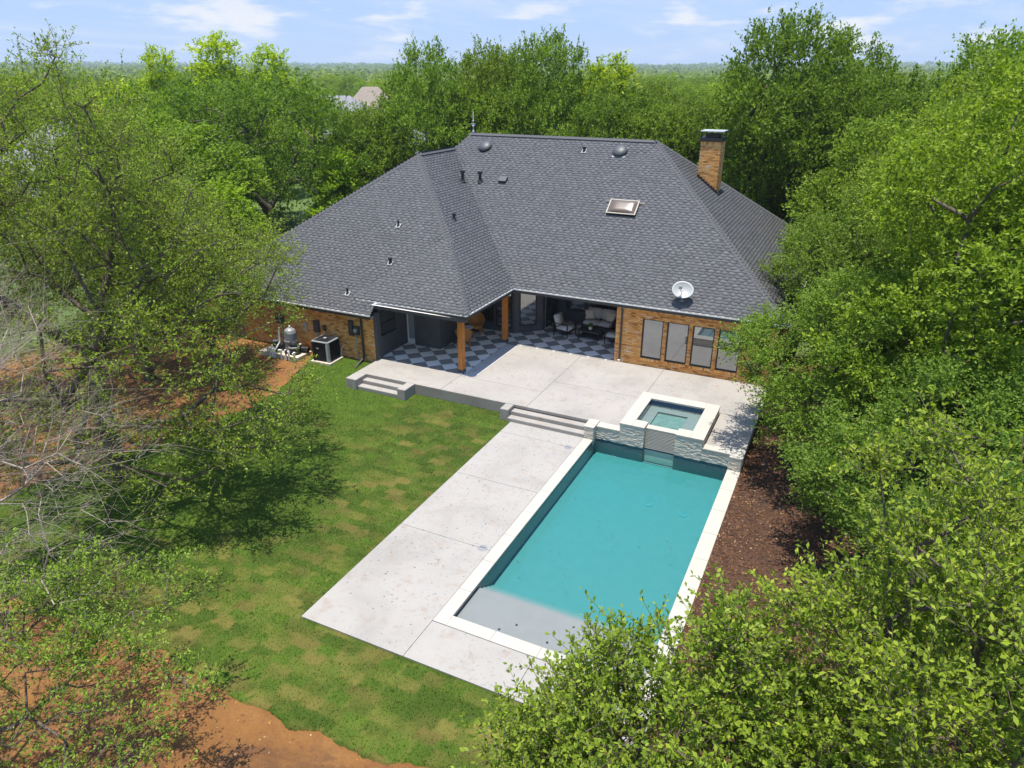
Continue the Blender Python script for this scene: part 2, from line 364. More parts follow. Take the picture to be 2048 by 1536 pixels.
# ------------------------------------------------------------------ ground
def terrain_h(x, y):
    r = np.hypot(x, y)
    h = np.full_like(r, -0.5)
    h = h + np.clip((r-500)/2500, 0, 1)**1.2*34*(0.75+0.5*fbm(x/900+3, y/900))
    return h
def ground_mat():
    m, nt, bs = base_mat('red_soil_ground'); P = geopos(nt)
    a = noise(P, 0.35, 7, 0.65, nt, 0.6); b = noise(P, 3.0, 7, 0.7, nt); c3 = noise(P, 16, 4, 0.7, nt)
    soil = ramp(nt, a, [(0.25, (0.14, 0.055, 0.012)), (0.5, (0.24, 0.105, 0.024)), (0.75, (0.31, 0.155, 0.045))])
    soil = mixcol(nt, mth('MULTIPLY', mrange(b, 0.45, 0.72, nt=nt), 0.55, nt), soil, (0.17, 0.062, 0.022))
    soil = mixcol(nt, mth('MULTIPLY', mrange(c3, 0.55, 0.8, nt=nt), 0.35, nt), soil, (0.55, 0.33, 0.15))
    wet = mrange(noise(P, 0.55, 5, 0.7, nt, 1.0), 0.50, 0.66, nt=nt)
    soil = mixcol(nt, mth('MULTIPLY', wet, 0.62, nt), soil, (0.095, 0.040, 0.016))
    nt.links.new(mth('SUBTRACT', 0.92, mth('MULTIPLY', mrange(noise(P, 0.55, 5, 0.7, nt, 1.0), 0.62, 0.72, nt=nt), 0.62, nt), nt), bs.inputs['Roughness'])
    grass = ramp(nt, noise(P, 0.12, 6, 0.6, nt), [(0.3, (0.055, 0.10, 0.02)), (0.7, (0.10, 0.155, 0.03))])
    # beyond the yard the ground is grass
    sp = nt.nodes.new('ShaderNodeSeparateXYZ'); nt.links.new(P, sp.inputs[0])
    f = mth('MAXIMUM', mrange(sp.outputs['Y'], 30, 33, nt=nt), mth('MAXIMUM', mrange(sp.outputs['X'], -34, -31, 1, 0, nt=nt), mrange(sp.outputs['X'], 9, 11, nt=nt), nt), nt)
    nt.links.new(mixcol(nt, f, soil, grass), bs.inputs['Base Color'])
    bump(nt, bs, mth('ADD', b, mth('MULTIPLY', c3, 0.4, nt), nt), 1.0, 0.14)
    return m
M['ground'] = ground_mat()
def ground():
    rr = np.r_[np.linspace(0, 60, 61), np.geomspace(62, 9000, 60)]; na = 128
    A = np.linspace(0, 2*np.pi, na, endpoint=False)
    X = (rr[:, None]*np.cos(A)).ravel()-8; Y = (rr[:, None]*np.sin(A)).ravel()+14
    Z = terrain_h(X, Y) + np.where(rr.repeat(na) < 60, 0.05*(fbm(X*0.8, Y*0.8)-0.5), 0)
    inpool = (X > -12) & (X < 0) & (Y > 8) & (Y < 30)
    Z = np.where(inpool, -2.6, Z)
    F = []
    for i in range(len(rr)-1):
        j = np.arange(na); F.append(np.c_[i*na+j, i*na+(j+1) % na, (i+1)*na+(j+1) % na, (i+1)*na+j][:, ::-1])
    o = npmesh('ground', np.c_[X, Y, Z], np.concatenate(F), M['ground'], smooth=True)
    tag(o, 'bare orange soil of the yard running out into green land', 'ground', kind='structure')
# a finer sheet of soil for the yard itself, with hand-cut edges round the pool pit
def rise(x, y):
    t = np.clip((y-19.3)/3.1, 0, 1)*np.clip((-16.9-x)/0.4, 0, 1); return 0.27*t*t*(3-2*t)
def soil_sheet():
    V = []; F = []
    xs = np.arange(-36, 12.01, 0.4); ys = np.arange(-6, 31, 0.4)
    X, Y = np.meshgrid(xs, ys, indexing='ij')
    Z = -0.46 + 0.09*(fbm(X*0.7+9, Y*0.7)-0.5) + 0.05*(fbm(X*3, Y*3)-0.5) + rise(X, Y)
    nx, ny = X.shape
    for i in range(nx-1):
        for j in range(ny-1):
            cx, cy = xs[i]+.2, ys[j]+.2
            if XDL+0.3 < cx < XCR-0.3 and YDF+0.3 < cy < 29: continue
            if -26 < cx < -2.5 and 23.4 < cy: continue
            a = i*ny+j; F.append((a, a+ny, a+ny+1, a+1))
    o = npmesh('soil', np.c_[X.ravel(), Y.ravel(), Z.ravel()], np.array(F), M['ground'], smooth=True)
    tag(o, 'churned damp orange soil round the lawn edge', 'soil', kind='structure')
ground(); soil_sheet()

# mulch bed on the right of the pool
def mulch():
    m, nt, bs = base_mat('bark_mulch'); P = geopos(nt)
    a = noise(P, 1.2, 6, 0.7, nt); b = noise(P, 26, 5, 0.75, nt)
    c = ramp(nt, a, [(0.3, (0.038, 0.018, 0.009)), (0.7, (0.084, 0.039, 0.019))])
    c = mixcol(nt, mth('MULTIPLY', mrange(b, 0.45, 0.75, nt=nt), 0.6, nt), c, (0.105, 0.052, 0.026))
    nt.links.new(c, bs.inputs['Base Color']); bs.inputs['Roughness'].default_value = 0.95; bump(nt, bs, b, 1.0, 0.04)
    xs = np.arange(XCR+0.02, 9.5, 0.2); ys = np.arange(4.5, 30, 0.2)
    X, Y = np.meshgrid(xs, ys, indexing='ij'); nx, ny = X.shape
    hf = lambda X, Y: -0.40 + 0.06*(fbm(X*0.9+4, Y*0.9)-0.5)+0.05*(fbm(X*4, Y*4)-0.5)
    F = [(i*ny+j, (i+1)*ny+j, (i+1)*ny+j+1, i*ny+j+1) for i in range(nx-1) for j in range(ny-1)]
    o = npmesh('mulch_bed', np.c_[X.ravel(), Y.ravel(), hf(X, Y).ravel()], np.array(F), m, smooth=True)
    tag(o, 'dark brown bark mulch bed along the right side of the pool', 'mulch bed', kind='structure')
    # loose chips and fallen tan leaves
    rs = np.random.RandomState(3); n = 26000
    x = XCR+0.03+rs.rand(n)**1.3*5.5; y = 5+rs.rand(n)*19.5
    pale = rs.rand(n) < (0.05+0.25*np.clip(fbm(x*0.8+7, y*0.8)-0.52, 0, 1)*4)
    s = np.where(pale, 0.02, 0.026)*(0.5+rs.rand(n)); a = rs.rand(n)*6.28
    z = hf(x, y)+0.012
    t = np.c_[np.cos(a), np.sin(a), (rs.rand(n)-.5)*0.8]; bb = np.c_[-np.sin(a), np.cos(a), (rs.rand(n)-.5)*0.8]
    c0 = np.c_[x, y, z]
    V = np.stack([c0-t*s[:, None]*1.6, c0+bb*s[:, None]*0.6, c0+t*s[:, None]*1.6, c0-bb*s[:, None]*0.6], 1).reshape(-1, 3)
    col = np.where(pale[:, None], np.array([[0.40, 0.26, 0.13]])*(0.6+0.6*rs.rand(n, 1)), np.array([[0.085, 0.040, 0.020]])*(0.4+1.4*rs.rand(n, 1)))
    o = npmesh('bark_chips', V, np.arange(4*n).reshape(n, 4), vcol_mat('bark_chip', 0.85), attr=np.repeat(col, 4, 0))
    tag(o, 'loose bark chips and fallen tan leaves over the mulch', 'bark chips', kind='stuff')
def vcol_mat(name, rough=0.8, trans=0.):
    m, nt, bs = base_mat(name); a = nt.nodes.new('ShaderNodeAttribute'); a.attribute_name = 'col'
    nt.links.new(a.outputs['Color'], bs.inputs['Base Color']); bs.inputs['Roughness'].default_value = rough; bs.inputs['Specular IOR Level'].default_value = 0.25
    if trans:
        t = nt.nodes.new('ShaderNodeBsdfTranslucent'); nt.links.new(a.outputs['Color'], t.inputs['Color'])
        mx = nt.nodes.new('ShaderNodeMixShader'); mx.inputs[0].default_value = trans
        nt.links.new(bs.outputs[0], mx.inputs[1]); nt.links.new(t.outputs[0], mx.inputs[2]); nt.links.new(mx.outputs[0], nt.nodes['Material Output'].inputs['Surface'])
    return m
mulch()

# ------------------------------------------------------------------ lawn
LAWN = [(-20.3, 22.58), (-17.2, 22.58), (-17.2, 20.45), (-14.4, 20.45), (-14.4, YUF), (XDL-0.45, YUF), (XDL-0.02, 20.6), (XDL-0.02, YDF-0.02), (XCR+0.1, YDF-0.02),
        (-1.2, 7.9), (-3.2, 7.5), (-5.35, 7.32), (-6.55, 7.15), (-7.43, 7.09), (-8.4, 7.06), (-9.6, 7.09), (-10.65, 7.16), (-11.9, 7.33), (-13.64, 7.07), (-15.5, 6.95), (-17.1, 7.0),
        (-19.4, 7.3), (-21.0, 8.2), (-21.3, 9.9), (-21.2, 10.84), (-20.7, 12.12), (-20.1, 13.62), (-19.5, 15.3), (-19.3, 17), (-19.37, 18.51), (-19.87, 20.49)]
def inside(poly, X, Y):
    ins = np.zeros(X.shape, bool); n = len(poly)
    for i in range(n):
        x0, y0 = poly[i]; x1, y1 = poly[(i+1) % n]
        if y0 == y1: continue
        c = ((y0 > Y) != (y1 > Y)) & (X < (x1-x0)*(Y-y0)/(y1-y0)+x0); ins ^= c
    return ins
def lwarp(x, y):
    e = np.clip(np.maximum(8.6-y, (-18.2-x))/1.2, 0, 1)      # ragged only where turf meets soil
    return x+e*0.5*(fbm(x*1.6+40, y*1.6)-0.47), y+e*0.5*(fbm(x*1.6, y*1.6+70)-0.47)
def lawn_col(x, y):
    """colour of the turf: laid as rolls, some yellowed at the seams"""
    wx = x+0.10*(fbm(x*2.6, y*2.6)-0.47)+0.10*(fbm(x*14, y*14)-0.47); wy = y+0.09*(fbm(x*2.6+50, y*2.6)-0.47)+0.10*(fbm(x*14+9, y*14)-0.47)
    row = np.floor(wy/0.30).astype(int); u = wx/0.52+_tab[(row*7) & 255, 3]; ci = np.floor(u).astype(int)
    rnd = _tab[(row*13) & 255, (ci*29) & 255]; rnd2 = _tab[(row*5+11) & 255, (ci*17+3) & 255]
    dry = fbm(x*0.22+3.3, y*0.22+1.2)*0.9 + 0.40*np.clip((x+17.5)/8, 0, 1) + 0.25*np.clip((9.6-y)/2, 0, 1) - 0.12
    k = np.clip((rnd*0.62+dry-0.93)*2.4, 0, 1)*np.clip(-0.35+2.4*fbm(x*1.7, y*1.7+9), 0, 1)*0.62
    # frayed seams
    fy = np.abs(wy/0.30-row-0.5); fxx = np.abs(u-ci-0.5)
    seam = np.clip((np.maximum(fy, fxx)-0.42)*8, 0, 1)*(rnd2 > 0.55)*np.clip(dry*1.2-0.2, 0, 1)
    k = np.clip(np.maximum(k, seam*0.7)+0.25*(fbm(x*9, y*9)-0.5)*(k > 0.05), 0, 1)[:, None]
    g = np.array([0.057, 0.099, 0.008])*(0.75+0.5*fbm(x*1.3, y*1.3+4))[:, None]*(0.85+0.35*rnd2)[:, None]
    bright = np.clip((-12.5-x)/5, 0, 1)[:, None]
    g = g*(1-0.35*bright)+np.array([0.085, 0.160, 0.009])*0.35*bright
    t = np.array([0.215, 0.155, 0.045])*(0.8+0.4*rnd2)[:, None]
    return g*(1-k)+t*k, k[:, 0]
def lawn():
    st = 0.08; xs = np.arange(-21.6, -1, st); ys = np.arange(6.4, 22.7, st)
    X, Y = np.meshgrid(xs, ys, indexing='ij'); nx, ny = X.shape
    px = np.array(LAWN)
    jx = X+0.06*(fbm(X*2, Y*2)-0.5); I = inside(LAWN, *lwarp(X+st/2, Y+st/2))
    Z = ZG+0.03*(fbm(X*1.1, Y*1.1)-0.5)+0.012*(fbm(X*6, Y*6)-0.5)+rise(X, Y)
    idx = np.argwhere(I[:-1, :-1]); a = idx[:, 0]*ny+idx[:, 1]
    F = np.c_[a, a+ny, a+ny+1, a+1]
    col, _ = lawn_col(X.ravel(), Y.ravel())
    o = npmesh('lawn', np.c_[X.ravel(), Y.ravel(), Z.ravel()], F, vcol_mat('sod', 0.95), attr=col*0.75)
    me = o.data; b = bmesh.new(); b.from_mesh(me)
    bmesh.ops.delete(b, geom=[v for v in b.verts if not v.link_faces], context='VERTS')
    bv = {}
    for e in b.edges:
        if len(e.link_faces) == 1:
            for v in e.verts: bv.setdefault(v, []).append(e.other_vert(v))
    for _ in range(4):
        new = {v: sum((q.co for q in nb), Vector())/len(nb)*0.6+v.co*0.4 for v, nb in bv.items()}
        for v, c_ in new.items(): v.co.x = c_.x; v.co.y = c_.y
    jr = random.Random(3)
    for v in bv:
        if v.co.y < 8.6 or v.co.x < -18.2: v.co.x += jr.uniform(-0.02, 0.02); v.co.y += jr.uniform(-0.02, 0.02); v.co.z -= 0.015
    ext = bmesh.ops.extrude_edge_only(b, edges=[e for e in b.edges if len(e.link_faces) == 1])
    for v in ext['geom']:
        if isinstance(v, bmesh.types.BMVert): v.co.z -= 0.12
    b.to_mesh(me); b.free()
    tag(o, 'newly laid sod lawn, green with yellowed patches', 'lawn', kind='structure')
    rs = np.random.RandomState(11); n = 210000
    x = -21.4+rs.rand(n)*20.4; y = 6.5+rs.rand(n)*16.2
    k = inside(LAWN, *lwarp(x, y)); x = x[k]; y = y[k]; n = len(x)
    col, dr = lawn_col(x, y)
    h = (0.028+0.03*rs.rand(n))*(1-0.5*dr); wd = 0.007+0.006*rs.rand(n); a = rs.rand(n)*6.28
    z = ZG-0.01+0.03*(fbm(x*1.1, y*1.1)-0.5)+rise(x, y)
    c0 = np.c_[x, y, z]; t = np.c_[np.cos(a), np.sin(a), 0*a]; lean = np.c_[np.cos(a*3.1), np.sin(a*3.1), 0*a]*(0.5+rs.rand(n, 1))
    V = np.stack([c0-t*wd[:, None], c0+t*wd[:, None], c0+(lean*0.7+np.array([0, 0, 1]))*h[:, None]], 1).reshape(-1, 3)
    col = col*(0.7+0.7*rs.rand(n, 1))
    o = npmesh('grass_blades', V, np.arange(3*n).reshape(n, 3), vcol_mat('grass_blade', 0.7, 0.45), attr=np.repeat(col, 3, 0))
    tag(o, 'short green and straw coloured grass blades of the lawn', 'grass', kind='stuff')
lawn()

# ------------------------------------------------------------------ decks
def slab(parent, x0, x1, y0, y1, z, dz=0.1, m='deck', name='slab', g=0.006):
    return MB().box(x0+g, x1-g, y0+g, y1-g, z-dz, z).build(name, M[m], parent)
up = empty('upper_deck', (0, 0, 0), label='raised pale concrete patio deck behind the house', cat='deck', kind='structure')
MB().box(XUL+0.02, XCR-0.05, YUF+0.02, YRB-0.1, -0.55, -0.035).build('deck_core', M['joint'], up)
MB().box(XUL, -10.4, YUF-0.012, YUF+0.02, -0.62, -0.006).build('deck_face', M['deckface'], up)
MB().box(XCR-0.06, XCR-0.02, YUF, YRB+2, -0.62, -0.01).build('deck_face', M['deckface'], up)
YJ = 22.62
for (x0, x1, y0, y1) in ((XUL, -13.2, YUF, YBR+0.13), (-13.2, -9.6, YUF, YJ), (-13.2+0.62, -9.6, YJ, 26.78), (-9.6, -6.0, YUF, 23.72), 
                         (-6.0, XCR, 23.72, 26.86), (-3.14, XCR, YUF, 23.72), (-6.0, -5.9, YUF, 23.72)):
    slab(up, x0, x1, y0, y1, 0.0)
MB().box(-9.594, -8.14, 23.726, 26.774, -0.1, 0).box(-8.14, -6.006, 23.726, 26.854, -0.1, 0).build('slab', M['deck'], up)
MB().box(-13.13, -12.585, YJ+0.13, 26.70, -0.03, -0.004).build('border_strip', M['strip'], up)
MB().box(-13.19, -12.585, YJ+0.006, YJ+0.124, -0.1, 0).build('slab', M['deck'], up)

def steps(parent, x0, x1, ybk, z0, n, rise, tread, m='deck'):
    for k in range(n):
        zt = z0-rise*(k+1); MB().box(x0, x1, ybk-tread*(k+1), ybk-tread*k-0.012, z0-rise*n-0.2, zt).build('step', M[m], parent, bevel=0.012)
st1 = empty('lawn_steps', (0, 0, 0), label='two wide concrete steps from patio down to the lawn, between short blocks', cat='steps')
steps(st1, -16.66, -14.74, YUF, 0.0, 2, 0.14, 0.32)
MB().box(XUL, -16.67, 20.42, YUF-0.014, -0.6, 0.004).build('side_block', M['deck'], st1, bevel=0.012)
MB().box(-14.73, -14.37, 20.42, YUF-0.014, -0.6, 0.004).build('side_block', M['deck'], st1, bevel=0.012)
st2 = empty('pool_steps', (0, 0, 0), label='two concrete steps from patio down to the pool deck', cat='steps')
steps(st2, -10.06, -7.13, YUF, 0.0, 2, 0.13, 0.31)
MB().box(-10.40, -10.07, 20.60, YUF-0.014, -0.6, 0.006).build('side_block', M['deck'], st2, bevel=0.012)

lo = empty('lower_deck', (0, 0, 0), label='pale concrete pool deck running along the left and near side of the pool', cat='deck', kind='structure')
MB().box(XDL+0.03, XCL-0.01, YDF+0.03, YUF-0.1, -0.62, ZL-0.04).build('deck_core', M['joint'], lo)
MB().box(XCL, XCR-0.03, YDF+0.03, YCF-0.01, -0.62, ZL-0.04).build('deck_core', M['joint'], lo)
ysj = [YDF, 13.52, 16.62, 19.70, 21.0]
for a, b in zip(ysj, ysj[1:]): slab(lo, XDL, XCL, a, b, ZL, 0.11, 'deck2')
xsj = [XCL, -4.56, XCR]
for a, b in zip(xsj, xsj[1:]): slab(lo, a, b, YDF, YCF, ZL, 0.11, 'deck2')

# ------------------------------------------------------------------ porch floor of rotated square tiles
pf = empty('porch_floor', (0, 0, 0), label='checkerboard porch floor of light and dark grey squares', cat='floor', kind='structure')
MB().box(XUL, -8.05, YJ+0.14, 31.4, -0.06, -0.016).build('floor_bed', M['joint'], pf)
FLOOR = [(-17.2, 22.76), (-13.14, 22.76), (-13.14, 26.71), (-8.12, 26.71), (-8.12, 31.2), (-12.4, 31.2), (-12.4, 29.2), (-13.4, 28.2), (-17.2, 28.2)]
def clip_poly(poly, a, b):      # keep the left side of a->b
    out = []
    s = lambda p: (b[0]-a[0])*(p[1]-a[1])-(b[1]-a[1])*(p[0]-a[0])
    for i in range(len(poly)):
        p, q = poly[i], poly[(i+1) % len(poly)]; sp, sq = s(p), s(q)
        if sp >= 0: out.append(p)
        if (sp >= 0) != (sq >= 0):
            t = sp/(sp-sq); out.append((p[0]+(q[0]-p[0])*t, p[1]+(q[1]-p[1])*t))
    return out
def convex_clip(poly, conv):
    for i in range(len(conv)):
        poly = clip_poly(poly, conv[i], conv[(i+1) % len(conv)])
        if len(poly) < 3: return []
    return poly
DG = 0.793/2
AREAS = [[(-17.2, 22.76), (-13.14, 22.76), (-13.14, 26.785), (-17.2, 26.785)], [(-17.2, 26.785), (-8.12, 26.785), (-8.12, 31.2), (-17.2, 31.2)]]
for i in range(-16, 17):
    for j in range(-16, 17):
        cx = -12.47+DG*(i+j)+DG; cy = 27.65+DG*(i-j)
        sq = [(cx-DG+0.005, cy), (cx, cy-DG+0.005), (cx+DG-0.005, cy), (cx, cy+DG-0.005)]
        for A in AREAS:
            pl = convex_clip(sq, A)
            if len(pl) < 3: continue
            ar = abs(sum(pl[k][0]*pl[(k+1) % len(pl)][1]-pl[(k+1) % len(pl)][0]*pl[k][1] for k in range(len(pl))))/2
            if ar < 0.004 or (cx < -13.6 and cy > 28.9) or (cx < -12.6 and cy > 29.6): continue
            MB().prism([(x, y, 0.0) for x, y in pl], 0.014).build('tile', M['tile_dark'] if (i+j) % 2 == 0 else M['tile_light'], pf)

# ------------------------------------------------------------------ pool
pool = empty('swimming_pool', (-4.5, 15.8, ZL), label='long rectangular swimming pool of teal water with white stone coping', cat='pool')
def bx(name, m, x0, x1, y0, y1, z0, z1, parent=None, bevel=0.):
    o = MB().box(x0, x1, y0, y1, z0, z1).build(name, M[m], parent, bevel=bevel)
    if parent is not None and parent.type == 'EMPTY':
        o.matrix_parent_inverse = Matrix.Translation(-parent.location) if parent.rotation_euler.z == 0 else parent.matrix_world.inverted()
    return o
ZW = ZL-0.065
CT = ZL+0.012
def coping_run(x0, x1, y0, y1, axis, n):
    for k in range(n):
        if axis == 'y': a = y0+(y1-y0)*k/n; b = y0+(y1-y0)*(k+1)/n; bx('coping', 'coping', x0, x1, a+0.002, b-0.002, ZL-0.06, CT, pool, 0.006)
        else: a = x0+(x1-x0)*k/n; b = x0+(x1-x0)*(k+1)/n; bx('coping', 'coping', a+0.002, b-0.002, y0, y1, ZL-0.06, CT, pool, 0.006)
coping_run(XCL+0.006, XIL+0.02, YCF+0.006, 20.49, 'y', 8)
coping_run(XIR-0.02, XCR, YCF+0.006, 20.49, 'y', 8)
coping_run(XIL+0.02, XIR-0.02, YCF+0.006, YIF+0.02, 'x', 4)
ZF = -1.00
PX0_, PX1_ = -5.11, -4.06
for (x0, x1, y0, y1) in ((XIL-0.25, XIL, YIF-0.25, YPW), (XIR, XIR+0.25, YIF-0.25, YPW), (XIL, XIR, YIF-0.25, YIF), (XIL, PX0_, YPW, YPW+0.2), (PX1_, XIR, YPW, YPW+0.2), (PX0_, PX1_, YPW+0.16, YPW+0.3)):
    bx('basin_wall', 'plaster', x0, x1, y0, y1, ZF-0.1, ZL-0.171, pool)
    bx('tile_band', 'bluetile', x0+0.001, x1-0.001, y0+0.001, y1-0.001, ZL-0.17, ZL-0.061, pool)
bx('basin_floor', 'plaster', XIL-0.1, XIR+0.1, YIF-0.1, YPW+0.1, ZF-0.2, ZF, pool)
YLG = 12.28
bx('tanning_ledge', 'plaster', XIL, XIR, YIF, YLG, ZF, ZL-0.16, pool)
for k in range(3):
    bx('underwater_step', 'plaster', XIL, XIR, YLG+0.20*k, YLG+0.20*(k+1), ZF, ZL-0.16-0.12*(k+1), pool)
for x, y in ((-4.2, 18.4), (-3.1, 18.3)):
    bm_ = MB().lathe([(0.13, 0), (0.13, 0.012), (0.09, 0.014), (0.09, 0.008)], 20, (x, y, ZF)); o = bm_.build('main_drain', M['greytank'], pool); o.matrix_parent_inverse = Matrix.Translation(-pool.location)
o = MB().cyl((-4.55, YPW+0.155, -0.78), (-4.55, YPW+0.17, -0.78), 0.09, n=20).build('pool_light', M['white'], pool); o.matrix_parent_inverse = Matrix.Translation(-pool.location)
for x, y in ((-5.4, 11.5), (-5.7, 11.2), (-4.55, 11.3)):
    o = MB().cyl((x, y, ZL-0.16), (x, y, ZL-0.15), 0.03, n=12).build('umbrella_sleeve', M['black'], pool); o.matrix_parent_inverse = Matrix.Translation(-pool.location)
# water body: profile along Y extruded in X, over ledge and steps
prof = [(YIF+0.002, ZW), (YIF+0.002, ZL-0.158), (YLG+0.002, ZL-0.158)]
for k in range(3): prof += [(YLG+0.20*k+0.002, ZL-0.158-0.12*(k+1)), (YLG+0.20*(k+1)+0.002, ZL-0.158-0.12*(k+1))]
prof += [(YLG+0.602, ZF+0.002), (YPW-0.002, ZF+0.002), (YPW-0.002, ZW)]
nP = len(prof)
wv = [(XIL+0.002, y, z) for y, z in prof]+[(XIR-0.002, y, z) for y, z in prof]
wm = MB().add(wv, [tuple(range(nP)), tuple(range(2*nP-1, nP-1, -1))]+[(i, (i+1) % nP, nP+(i+1) % nP, nP+i) for i in range(nP)]).build('pool_water', M['water'])
tag(wm, 'still clear teal water filling the long pool', 'water', kind='structure')

# raised wall between pool and patio, with rough stone face
def ledger(parent, x0, x1, y, z0, z1, axis='x', sgn=-1, seed=0):
    """rough split-face strips on a vertical face; axis 'x': face runs along x at y; 'y': runs along y at x=y argument"""
    rs = random.Random(seed); m = MB(); z = z0
    while z < z1-0.005:
        h = min(rs.uniform(0.018, 0.034), z1-z); u = x0
        while u < x1-0.01:
            l = min(rs.uniform(0.05, 0.20), x1-u); d = rs.uniform(0.004, 0.022)
            if axis == 'x': m.box(u+0.001, u+l-0.001, min(y, y+sgn*d), max(y, y+sgn*d), z+0.001, z+h-0.001)
            else: m.box(min(y, y+sgn*d), max(y, y+sgn*d), u+0.001, u+l-0.001, z+0.001, z+h-0.001)
            u += l
        z += h
    o = m.build('stone_facing', M['stone'], parent, fix=False); o.matrix_parent_inverse = Matrix.Translation(-parent.location); o['kind'] = 'stuff'
    return o
for (x0, x1, sd_) in ((-6.78, -5.945, 1), (-3.18, -2.27, 2)):
    bx('raised_wall', 'stone', x0, x1, YPW+0.002, YUF, ZL-0.06, -0.035, pool); ledger(pool, x0, x1, YPW, ZL-0.06, -0.035, seed=sd_)
    bx('wall_coping', 'coping', x0, x1, YPW-0.03, YUF+0.004, -0.033, 0.025, pool, 0.006)
for (x0, x1, sd_) in ((-7.13, -6.79, 3), (-2.26, -1.88, 4)):
    bx('pilaster', 'stone', x0, x1, 20.52, YUF, -0.6, 0.02, pool); ledger(pool, x0, x1, 20.52, ZL+0.01, 0.018, seed=sd_)
    ledger(pool, 20.52, YPW, x1 if x0 < -5 else x0, ZL+0.01, 0.018, 'y', 1 if x0 < -5 else -1, sd_+10)
    bx('pilaster_cap', 'coping', x0-0.015, x1+0.015, 20.49, YUF+0.006, 0.021, 0.075, pool, 0.006)
# the spa
spa = empty('spa', (-4.5, 22, 0), label='raised square hot tub with white stone rim and ribbed spillway into the pool', cat='spa')
SX0, SX1, SY0, SY1, SZ = -5.97, -3.155, 20.765, 23.64, 0.325
IX0, IX1, IY0, IY1 = -5.53, -3.61, 21.27, 23.17
PX0, PX1 = -5.11, -4.06
for (x0, x1, y0, y1) in ((SX0+0.03, IX0, SY0+0.03, SY1-0.03), (IX1, SX1-0.03, SY0+0.03, SY1-0.03), (IX0, IX1, IY1, SY1-0.03), (IX0, PX0, SY0+0.03, IY0), (PX1, IX1, SY0+0.03, IY0)):
    bx('spa_wall', 'stone', x0, x1, y0+(0.002 if y0 < 21 else 0), y1, ZL-0.06, SZ-0.061, spa)
bx('spa_wall', 'stone', PX0, PX1, 21.06, IY0, -1.0, SZ-0.13, spa)
ledger(spa, SX0+0.03, PX0, SY0+0.03, ZL-0.06, SZ-0.06, seed=21); ledger(spa, PX1, SX1-0.03, SY0+0.03, ZL-0.06, SZ-0.06, seed=22)
ledger(spa, SY0+0.03, SY1-0.03, SX1-0.03, 0, SZ-0.06, 'y', 1, 23); ledger(spa, SY0+0.03, SY1-0.03, SX0+0.03, 0, SZ-0.06, 'y', -1, 24)
for (x0, x1, y0, y1) in ((SX0, IX0, SY0, SY1), (IX1, SX1, SY0, SY1), (IX0+0.002, IX1-0.002, IY1, SY1), (IX0+0.002, PX0, SY0, IY0), (PX1, IX1-0.002, SY0, IY0)):
    bx('spa_coping', 'coping', x0, x1, y0, y1, SZ-0.06, SZ, spa, 0.006)
bx('spillway_lip', 'coping', PX0+0.002, PX1-0.002, 21.0, IY0+0.02, SZ-0.129, SZ-0.10, spa, 0.004)
nr = 14
for k in range(nr):
    z1 = SZ-0.135-k*0.05; yy = 21.045-0.006*k
    bx('spillway_rib', 'coping', PX0+0.003, PX1-0.003, yy-0.045, 21.052, z1-0.036, z1, spa, 0.006)
bx('spillway_bed', 'stone', PX0+0.002, PX1-0.002, 20.95, 21.056, ZF, ZL-0.171, spa)
for (x0, x1, y0, y1) in ((IX0-0.02, IX0, IY0, IY1), (IX1, IX1+0.02, IY0, IY1), (IX0, IX1, IY1, IY1+0.02)):
    bx('tile_band', 'bluetile', x0-0.004 if x1 == IX1+0.02 else x0, x1+0.004 if x0 == IX0-0.02 else x1, y0-0.004 if y0 == IY1 else y0, y1, SZ-0.25, SZ-0.062, spa)
bx('spa_bench', 'plaster', IX0, IX1, 22.80, IY1, -0.6, 0.03, spa)
for (x0, x1, y0, y1) in ((IX0, -5.16, IY0, 22.799), (-4.10, IX1, IY0, 22.799)): bx('spa_bench', 'plaster', x0, x1, y0, y1, -0.6, 0.03, spa)
bx('spa_floor', 'plaster', IX0, IX1, IY0, IY1, -0.7, -0.36, spa)
for (x0, x1, y0, y1) in ((IX0-0.01, IX0-0.001, IY0, IY1), (IX1+0.001, IX1+0.01, IY0, IY1), (IX0, IX1, IY1+0.001, IY1+0.01), (IX0, IX1, IY0-0.006, IY0+0.001)):
    bx('spa_liner', 'plaster', x0-(0.0 if x0 < -5 else 0.006), x1+(0.006 if x0 < -5 else 0), y0, y1, -0.6, SZ-0.26, spa)
o = MB().lathe([(0.12, 0), (0.12, 0.01), (0.08, 0.014), (0.08, 0.006)], 20, (-4.6, 22.2, -0.36)).build('spa_drain', M['black'], spa); o.matrix_parent_inverse = Matrix.Translation(-spa.location)
for k in range(4):
    o = MB().cyl((-5.2+0.42*k, IY1+0.02, 0.03), (-5.2+0.42*k, IY1-0.006, 0.03), 0.025, n=10).build('jet', M['black'], spa); o.matrix_parent_inverse = Matrix.Translation(-spa.location)
tag(MB().box(IX0+0.008, IX1-0.008, IY0+0.004, IY1-0.003, -0.357, SZ-0.125).build('spa_water', M['spawater']), 'still clear water inside the raised hot tub', 'water', kind='structure')
# deck drains / skimmer lids
for (x, y, lb) in ((-7.36, 19.64, 'round skimmer lid in the pool deck near the steps'), (-7.36, 13.53, 'round skimmer lid in the pool deck halfway along the pool')):
    r = empty('skimmer_lid', (x, y, ZL+0.001), label=lb, cat='drain cover', group='round skimmer lids in the pool deck')
    MB().lathe([(0.13, 0), (0.13, 0.006), (0.115, 0.010)], 24).build('rim', M['greytank'], r)
    MB().lathe([(0.095, 0.0105), (0.09, 0.016), (0.02, 0.018)], 24).build('lid', M['greytank'], r)
    MB().box(-0.07, 0.07, -0.008, 0.008, 0.018, 0.024).build('handle', M['darktrim'], r)

